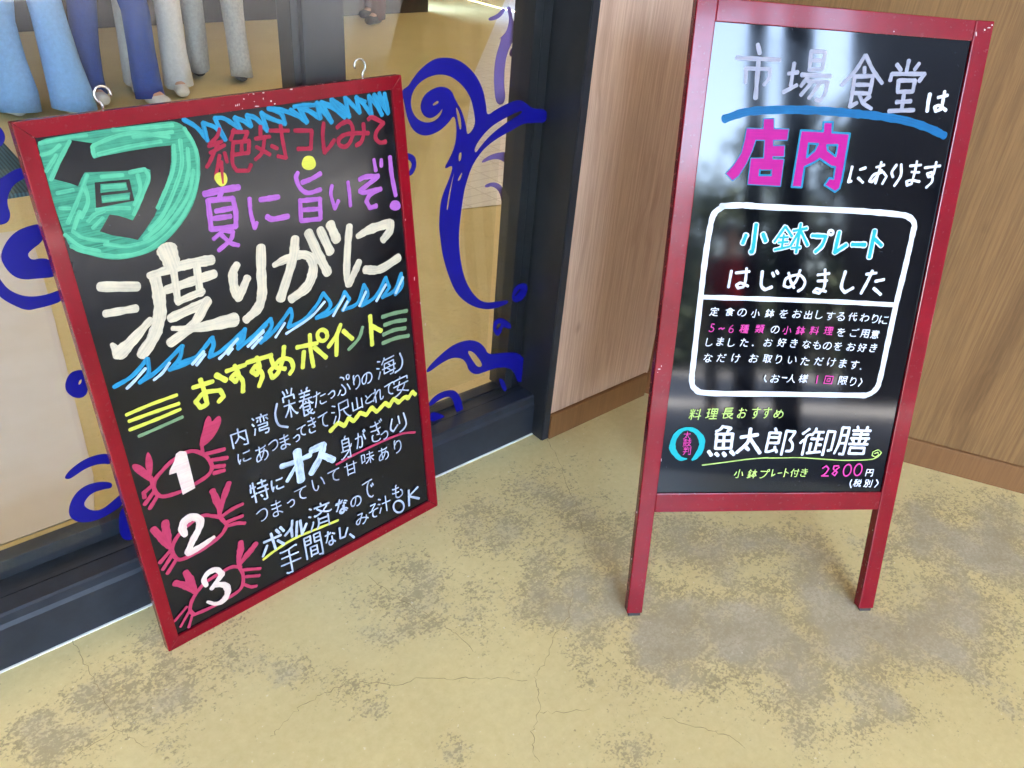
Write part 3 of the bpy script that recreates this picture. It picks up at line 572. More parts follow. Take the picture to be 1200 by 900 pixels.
{"n":"lettering","m":"chalk_white","s":[[30,1,2222,3587,2152,3673,2119,3690],[30,1,2189,3501,2222,3487,2259,3490,2270,3505,2269,3766,1987,3780,1986,3503],[30,1,2040,3595,2047,3595,2091,3640,2119,3690,2127,3845],[31,1,2616,3907,2609,3955,2602,3955],[31,1,2529,3863,2511,3829],[31,1,2722,3813,2689,3862],[31,1,2454,3895,2432,3938],[31,1,2645,3799,2645,3906],[31,1,2515,3760,2697,3753,2693,3692,2529,3699,2525,3643,2708,3631,2705,3591,2690,3561,2675,3553,2639,3554,2631,3564],[31,1,2576,3801,2576,3909],[31,1,2410,3824,2435,3776],[31,1,2420,3595,2449,3698,2446,3711],[31,1,2508,3911,2726,3904],[32,1,3182,3907,3139,3797,3073,3700],[32,1,3095,4234,3120,4162,3120,4104],[32,1,3330,3704,3312,3691,3272,3746,3242,3800,3202,3906],[32,1,3174,4239,3179,4239,3191,4161],[32,1,3256,4101,3262,4153,3287,4230],[32,1,3191,3663,3191,4018],[32,1,3305,4015,3302,4100,3080,4105,3080,4015],[32,1,3080,3930,3174,3927,3182,3907,3202,3906,3211,3926,3306,3923],[33,1,3470,4118,3476,4063],[33,1,3473,3902,3457,3822],[33,1,3518,3987,3525,4056],[33,1,3497,3914,3503,3982],[33,1,3457,3822,3454,3822],[33,1,3576,4060,3582,4110,3601,4128],[33,1,3583,3899,3601,3823],[33,1,3636,3652,3599,3622,3595,3596],[33,1,3601,3823,3620,3816,3651,3778,3673,3783],[33,1,3601,3823,3595,3811],[33,1,3530,3825,3527,3857,3518,3863],[33,1,3595,3748,3454,3753],[33,1,3454,3822,3433,3816,3399,3774,3387,3781],[33,1,3454,3822,3454,3577,3540,3585,3555,3616],[33,1,3622,3979,3430,3984],[33,1,3641,4053,3415,4058],[33,1,3454,3684,3592,3678,3595,3811],[33,1,3457,3822,3533,3825,3595,3811],[33,1,3667,3574,3639,3556,3595,3583,3595,3596,3580,3597,3546,3630,3534,3674],[33,1,3397,3911,3660,3903],[42,1,2948,4038,2878,3839,2907,3609,3077,3488],[26,1,2261,3346,2244,3334,2139,3331],[26,1,2134,3226,2120,3214,2120,3189,2136,3173,2179,3165,2261,3171],[26,1,2034,3184,2050,3194,2064,3226],[26,1,2037,3151,2034,3186,2029,3188,2026,3200,2026,3265,2043,3350],[26,1,2450,3087,2473,3094,2489,3119,2517,3175,2522,3214],[26,1,2547,3249,2533,3238,2533,3214],[26,1,2450,3062,2423,3047,2384,3040,2370,3050,2365,3067,2370,3116,2387,3147,2423,3187,2442,3191],[26,1,2445,3277,2374,3282],[26,1,2445,3277,2451,3284],[26,1,2451,3284,2451,3329],[26,1,2451,3284,2478,3282,2553,3294,2564,3298,2572,3312],[26,1,2512,3025,2550,3040,2587,3083,2595,3118,2592,3163,2570,3198,2533,3214,2492,3216,2445,3205],[26,1,2456,3048,2442,3139,2445,3277],[27,1,2698,3147,2717,3145,2753,3155,2782,3173,2806,3201,2820,3248,2820,3275,2810,3310,2784,3333,2740,3334,2698,3321,2642,3293],[27,1,2970,3238,3055,3246],[27,1,2970,3238,2970,3235],[27,1,2973,3156,3005,3151,3055,3119,3058,3110],[27,1,2874,3241,2887,3235,2970,3235],[27,1,2970,3238,2970,3355,2981,3367],[27,1,2874,3313,2913,3308,2991,3311,3049,3322],[27,1,2970,3235,2970,3104,2955,3089,2923,3082,2891,3090,2878,3105,2876,3117,2878,3142,2897,3157,2915,3164,2973,3162],[27,1,3154,3221,3167,3218,3226,3245,3247,3246,3262,3238,3272,3227,3277,3203,3276,3177,3269,3157,3261,3144,3250,3134,3216,3119,3204,3117,3194,3125],[27,1,3408,3190,3377,3196,3356,3208,3337,3229,3329,3245,3329,3305,3343,3339,3366,3364,3372,3381],[27,1,3433,3388,3254,3367],[28,1,3574,3491,3583,3484,3588,3438],[28,1,3590,3274,3608,3268,3634,3272,3618,3325,3615,3357],[28,1,3606,3357,3595,3435],[28,1,3508,3265,3503,3218,3510,3193,3521,3179,3551,3165,3627,3171],[28,1,3497,3346,3588,3349,3661,3369],[28,1,3645,3451,3567,3430,3501,3435],[27,1,3779,3969,3773,3907],[27,1,3767,3903,3748,3803,3705,3664],[27,1,3847,3853,3953,3863],[27,1,3825,3758,3822,3716,3841,3691,3869,3683,3953,3694],[27,1,3844,3925,3748,3898,3690,3893],[28,1,4013,3829,4028,3826,4098,3860,4123,3862,4141,3855,4153,3844,4159,3819,4158,3791,4149,3769,4140,3756,4126,3744,4087,3725,4072,3722,4061,3730],[28,1,4301,3712,4314,3693,4358,3691,4388,3709,4398,3731,4401,3763,4391,3819,4334,3917],[28,1,4395,4000,4395,4036,4338,4076,4321,4070],[28,1,4221,3720,4251,3749,4291,3810],[28,1,4506,3751,4486,3823,4459,3883],[28,1,4458,4027,4461,4053,4478,4075,4508,4073,4522,4039,4515,4002,4502,3985,4478,3983,4462,4007,4458,4027],[28,1,4616,3905,4616,3912,4621,3912,4621,3905],[28,1,4609,3813,4606,3865,4611,3885,4609,3937,4614,3990,4629,4010],[28,1,4636,3713,4653,3711,4695,3734,4730,3778,4748,3835,4750,3898,4735,3959,4710,3983,4668,3972,4641,3940,4629,3909,4611,3901],[29,1,4925,3730,4957,3733,4995,3756,5021,3790,5035,3829,5035,3872,5026,3902,5008,3929,4983,3946,4949,3954,4917,3951,4863,3932,4815,3880,4800,3833,4799,3801,4813,3763,4831,3747,4858,3750,4877,3768,4893,3802,4909,3854,4922,3921,4922,3949],[30,1,5436,3906,5436,3874,5478,3845,5483,3804],[30,1,5240,3860,5245,3852,5189,3723],[30,1,5483,3735,5546,3740,5567,3765,5572,3807],[30,1,5230,3941,5175,3963],[30,1,5353,3898,5364,4000,5592,4022],[30,1,5353,3898,5348,3897],[30,1,5456,3972,5493,3948,5493,3911],[30,1,5612,4106,5364,4082],[30,1,5374,4132,5364,4082],[30,1,5302,4003,5348,4075,5364,4082],[30,1,5302,3893,5348,3897],[30,1,5206,4106,5267,4085],[30,1,5582,3813,5592,4022],[30,1,5353,3898,5629,3923],[30,1,5348,3897,5338,3791,5614,3816],[40,1,5766,4104,5813,3923,5756,3775,5603,3722],[28,1,3903,3179,3867,3187,3843,3203,3821,3232,3812,3256,3812,3343,3828,3392,3854,3429,3862,3453],[28,1,3931,3466,3726,3429],[28,1,4118,3516,4058,3547],[28,1,4449,3189,4420,3187,4363,3239,4310,3333,4301,3393],[28,1,4029,3413,4090,3390],[28,1,4103,3299,4108,3290,4042,3160],[28,1,4136,3157,4173,3225,4197,3311,4202,3541,4414,3559,4415,3402,4202,3385],[29,1,4623,3270,4623,3520],[29,1,4735,3253,4734,3467],[29,1,4735,3275,4512,3259,4510,3449],[29,1,4876,3409,4899,3415,4984,3461],[29,1,4876,3409,4838,3477],[29,1,4876,3409,4873,3400,4838,3371,4826,3350,4826,3324,4833,3312,4848,3302,4876,3295,4936,3297,4995,3308],[30,1,5249,3309,5244,3289,5228,3269,5193,3263,5185,3270,5180,3323,5190,3463,5174,3489,5133,3478,5096,3441,5088,3425,5067,3416],[30,1,5015,3461,5067,3472],[30,1,5064,3238,5064,3371,5059,3378],[30,1,5059,3378,5041,3362,5012,3302,5009,3283],[30,1,5072,3533,5067,3405,5059,3378],[30,1,5490,3282,5453,3289,5429,3302,5407,3329,5397,3350,5397,3427,5414,3472,5441,3505,5448,3527],[30,1,5519,3539,5310,3504],[31,1,5713,3547,5700,3592],[31,1,5805,3412,5805,3389,5779,3332,5757,3307,5748,3274],[31,1,5885,3214,5876,3208,5774,3252,5748,3274],[31,1,5713,3271,5748,3274],[31,1,5713,3271,5700,3284,5613,3311,5613,3338,5639,3382,5639,3399],[31,1,5713,3271,5695,3242,5656,3217,5560,3178,5539,3181],[31,1,5687,3481,5669,3443,5665,3406],[31,1,5884,3496,5883,3556,5717,3547,5544,3529,5544,3470],[31,1,5531,3396,5897,3424],[35,1,2237,2411,2191,2404],[35,1,2129,2378,2191,2390],[35,1,2334,2293,2307,2344],[35,1,2272,2404,2467,2394],[35,1,2450,2596,2287,2604],[35,1,2230,2553,2142,2557],[35,1,2419,2495,2420,2228,2413,2213,2385,2210,2369,2211,2354,2227],[35,1,2268,2502,2470,2492],[35,1,2369,2653,2369,2497],[35,1,2192,2661,2190,2227],[35,1,2142,2630,2142,2557,2134,2553,2126,2471],[35,1,2778,2502,2762,2489,2657,2494],[35,1,2652,2371,2638,2358,2638,2328,2654,2308,2697,2294,2779,2295],[35,1,2553,2330,2569,2340,2582,2378],[35,1,2556,2291,2553,2333,2548,2336,2545,2349,2545,2426,2561,2526],[30,1,4315,2629,4157,2636],[30,1,4365,2562,4344,2513,4318,2504],[30,1,4315,2542,4157,2549],[30,1,4250,2788,4231,2768,4228,2719],[30,1,4281,2451,4272,2413,4184,2335,4119,2295,4094,2307],[30,1,4316,2449,4113,2464],[30,1,4244,2304,4269,2286,4309,2290,4316,2306,4315,2711,4160,2722,4157,2462],[31,1,4482,2394,4518,2512,4535,2592,4535,2625],[31,1,4660,2663,4672,2641,4705,2525],[31,1,4666,2735,4683,2687],[31,1,4549,2722,4543,2634],[31,1,4715,2707,4702,2746,4690,2755],[31,1,4472,2624,4537,2625,4543,2634,4597,2631,4617,2614,4622,2596,4622,2503,4617,2447,4606,2405,4595,2388,4556,2386,4548,2391,4540,2412],[32,1,5026,2620,5029,2577,5049,2523,5049,2496,4992,2510],[32,1,5009,2621,4995,2738],[32,1,5138,2780,5121,2828],[32,1,4975,2812,4985,2785,4985,2738],[32,1,4893,2525,4873,2504,4869,2435,4876,2408,4896,2381,4954,2357,4998,2354,5043,2363,5057,2384],[32,1,5080,2808,5097,2755],[32,1,5056,2751,4948,2734,4870,2742,4857,2753],[32,1,5090,2639,4975,2617,4856,2627],[32,1,5091,2470,5107,2464,5186,2496,5214,2495,5234,2483,5247,2466,5254,2432,5253,2396,5243,2369,5232,2353,5218,2340,5173,2323,5157,2321,5144,2333],[41,1,5401,2706,5340,2502,5403,2406,5528,2516],[41,1,5562,2709,5579,2529],[41,1,5702,2733,5749,2470,5673,2361,5568,2324],[26,1,2213,1785,2236,1780,2277,1789,2312,1811,2339,1844,2356,1905,2356,1939,2343,1986,2314,2018,2262,2024,2214,2011,2148,1980],[26,1,2567,1917,2657,1919],[26,1,2567,1917,2567,1913],[26,1,2570,1819,2603,1810,2657,1766,2660,1755],[26,1,2464,1930,2478,1922,2567,1913],[26,1,2567,1917,2567,2058,2578,2071],[26,1,2464,2016,2506,2007,2589,2003,2651,2010],[26,1,2567,1913,2567,1757,2550,1740,2516,1735,2483,1747,2469,1766,2466,1781,2469,1810,2488,1827,2508,1833,2570,1826],[27,1,2790,1909,2805,1903,2875,1929,2900,1928,2918,1918,2929,1904,2936,1876,2934,1846,2926,1823,2916,1810,2903,1799,2864,1785,2849,1783,2837,1793],[27,1,3193,1828,3148,1840,3118,1857,3091,1887,3080,1910,3080,1988,3100,2031,3133,2061,3142,2082],[27,1,3228,2084,2973,2077],[27,1,3579,2125,3612,2049,3636,1942],[27,1,3494,1963,3494,1931,3464,1879,3438,1877,3408,1903,3394,1939,3385,1989,3380,2147],[28,1,3967,1884,3921,1896,3891,1914,3863,1944,3852,1967,3852,2047,3873,2091,3906,2121,3915,2143],[28,1,4003,2146,3744,2138],[26,1,4357,1882,4195,1893],[26,1,4195,1998,4357,1987],[26,1,4423,2084,4133,2102],[26,1,4195,1873,4195,2163],[26,1,4357,1865,4357,2151],[26,1,4832,1965,4786,2033,4759,2053],[26,1,4852,2065,4769,2071,4759,2062],[26,1,4755,2047,4731,2039,4700,1995,4658,1961,4648,1962],[26,1,4669,2077,4755,2068],[26,1,4683,2156,4838,2146],[26,1,4556,2020,4627,2018,4628,2180,4556,2187,4555,1995],[26,1,4755,1930,4755,2203],[27,1,5062,1906,5085,1911,5101,1933,5130,1985,5135,2022],[27,1,5161,2054,5146,2044,5146,2021],[27,1,5062,1882,5034,1870,4994,1867,4980,1878,4975,1895,4980,1941,4997,1970,5034,2005,5054,2007],[27,1,5057,2090,4984,2101],[27,1,5057,2090,5062,2096],[27,1,5062,2096,5062,2139],[27,1,5062,2096,5090,2091,5166,2097,5178,2099,5186,2112],[27,1,5124,1841,5164,1852,5201,1889,5209,1923,5206,1967,5183,2002,5146,2021,5104,2027,5056,2020],[27,1,5068,1868,5054,1957,5057,2090],[27,1,5395,2071,5395,2078,5400,2077,5400,2070],[27,1,5386,1977,5383,2031,5389,2051,5386,2105,5392,2158,5409,2177],[27,1,5417,1870,5438,1865,5488,1882,5529,1921,5550,1977,5553,2041,5535,2106,5505,2135,5456,2131,5424,2103,5409,2073,5389,2068],[57,1,2176,1293,2534,1271],[57,1,2344,1413,2376,1027],[56,1,2224,1190,2098,994],[58,1,2451,1189,2562,1037],[57,1,2461,1437,2511,1334],[57,1,2554,1450,2613,1329],[58,1,2823,1469,2773,1318,2616,1213],[58,1,2773,1318,2760,1107],[59,1,2915,1395,2848,1071],[59,1,2984,1383,2976,1052,3103,1242],[40,1,3188,1003,3182,1023,3234,1123,3257,1181,3251,1194],[40,1,3468,1344,3462,1364,3388,1443,3383,1489],[40,1,3220,1536,3258,1500],[40,1,3485,1480,3473,1546],[40,1,3519,1339,3531,1370,3594,1424,3599,1463],[40,1,3601,1172,3376,1195],[40,1,3370,1096,3601,1065],[40,1,3179,1364,3218,1334],[40,1,3602,951,3601,1219],[40,1,3663,1464,3326,1494],[40,1,3313,989,3342,1026,3376,1115,3376,1241],[40,1,3694,1289,3670,1278,3618,1283,3537,1318,3526,1338,3468,1344,3451,1326,3331,1298,3303,1320],[37,1,3990,1306,4043,1264],[37,1,3889,1382,3883,1321],[37,1,4038,1084,4007,1120,3976,1135],[37,1,3872,1316,3863,1272,3835,1208,3810,1167],[37,1,3973,1146,3936,1158,3902,1156,3880,1139,3877,1115,3888,1085,3925,1066,3953,1069,3970,1084,3976,1135,3970,1167,3970,1243],[37,1,3945,1337,3933,1321,3905,1318,3883,1321,3875,1316,3808,1325],[32,1,4018,1343,4077,1303],[32,1,3908,1416,3902,1351],[32,1,4071,1114,4037,1149,4003,1163],[32,1,3889,1345,3880,1299,3849,1229,3822,1185],[32,1,4000,1174,3960,1184,3923,1180,3898,1160,3895,1135,3907,1105,3948,1087,3978,1092,3997,1109,4003,1163,3997,1196,3997,1276],[32,1,3969,1372,3957,1355,3926,1350,3902,1351,3892,1345,3819,1350],[32,1,4292,1069,4325,1066,4364,1084,4392,1114,4406,1152,4406,1196,4397,1229,4378,1260,4353,1282,4316,1297,4283,1299,4228,1288,4179,1243,4162,1197,4162,1165,4176,1122,4195,1103,4222,1101,4242,1117,4258,1148,4275,1200,4289,1266,4289,1296],[33,1,4712,1121,4694,1100,4656,1114,4614,1162,4588,1241,4585,1329,4591,1367,4602,1415,4632,1473,4641,1478,4646,1510],[33,1,4705,1348,4690,1398],[33,1,4729,1423,4744,1372],[33,1,4726,1521,4661,1520,4652,1509,4611,1517,4486,1498],[37,1,2425,564,2855,517],[37,1,2825,687,2460,724],[37,1,2634,864,2634,333,2623,314,2585,312,2541,317,2511,341],[37,1,2809,874,2779,890,2634,864,2508,863,2451,875],[39,1,3355,804,3211,818],[39,1,3098,546,3246,530],[39,1,3133,825,2991,839],[39,1,3273,383,3286,370,3335,365,3357,380,3355,898,3211,905,3215,723,3355,709],[39,1,2989,404,2992,925,3133,918,3128,732,2991,745],[39,1,3098,415,3098,647,3246,625,3246,429,3098,445],[39,1,3630,723,3680,680],[39,1,3535,800,3530,732],[39,1,3675,481,3646,519,3617,533],[39,1,3520,726,3512,677,3485,604,3462,557],[39,1,3614,545,3580,556,3548,552,3527,531,3525,505,3535,473,3569,454,3596,459,3612,476,3617,533,3611,568,3611,652],[39,1,3588,753,3577,735,3551,730,3530,732,3522,726,3460,732],[46,1,3812,752,3796,489,3912,474,3997,651],[47,1,4031,471,4120,334],[31,1,4352,716,4355,750,4382,803,4386,826],[31,1,4477,661,4501,655,4521,637],[31,1,4282,829,4386,826],[31,1,4335,717,4332,691,4288,609,4268,600,4251,601,4225,627,4228,671,4248,696,4285,714,4308,719,4375,715,4477,674],[31,1,4375,558,4392,557,4423,575,4460,621,4477,661,4484,735],[32,1,4721,889,4716,863,4650,792,4637,759],[32,1,4676,749,4671,722,4650,694,4644,633,4655,602,4681,577,4737,562],[32,1,4563,744,4608,745,4637,759],[32,1,4790,753,4721,757,4681,748,4642,751,4637,759],[32,1,4737,892,4613,896],[32,1,4828,957,4876,924],[32,1,4872,712,4823,598],[32,1,4852,809,4807,837],[32,1,5114,788,4907,801],[32,1,5009,951,5009,567],[33,1,5291,1003,5285,897],[33,1,5297,1002,5300,1073,5316,1083],[33,1,5282,897,5285,897],[33,1,5282,897,5235,903,5208,911,5198,923],[33,1,5282,897,5281,811,5294,782,5334,754,5381,751,5431,770,5449,790,5458,818,5455,869,5446,891,5433,913,5411,922],[33,1,5365,892,5285,897],[33,1,5368,999,5257,1004,5211,1018,5211,1025],[46,1,5459,445,5436,383,5386,352,5322,358,5259,400,5210,469,5188,547,5196,619,5233,666,5291,680,5356,656,5414,599,5451,523,5459,445],[53,1,5630,794,5600,399],[53,1,5880,760,5613,637],[54,1,5638,624,5888,446]],"p":[]},
{"n":"lettering","m":"streaky_white","s":[[112,1,2813,2735,3132,2704,3435,2709],[179,1,3178,2902,3157,2258],[80,1,3088,2594,2871,2370],[154,1,3474,2795,3759,2800],[150,1,3754,2802,3645,2574,3395,2304],[138,1,3665,2618,3917,2370]],"p":[]},
{"n":"wavy_underline","m":"yellow","s":[[96,1,3944,3034,4141,3142,4269,3016,4387,3148,4495,3031,4663,3155,4802,3051,4945,3163,5056,3021,5281,3140,5374,3030,5496,3154,5616,3021,5786,3079,5863,3024,5985,3128,6059,3037],[58,1,2096,919,2392,991,2795,1036,3269,996,3810,943]],"p":[]},
{"n":"underline","m":"crab_red","s":[[53,1,3965,2241,4380,2278,4973,2290,5488,2276,5735,2229,5958,2146]],"p":[]}]
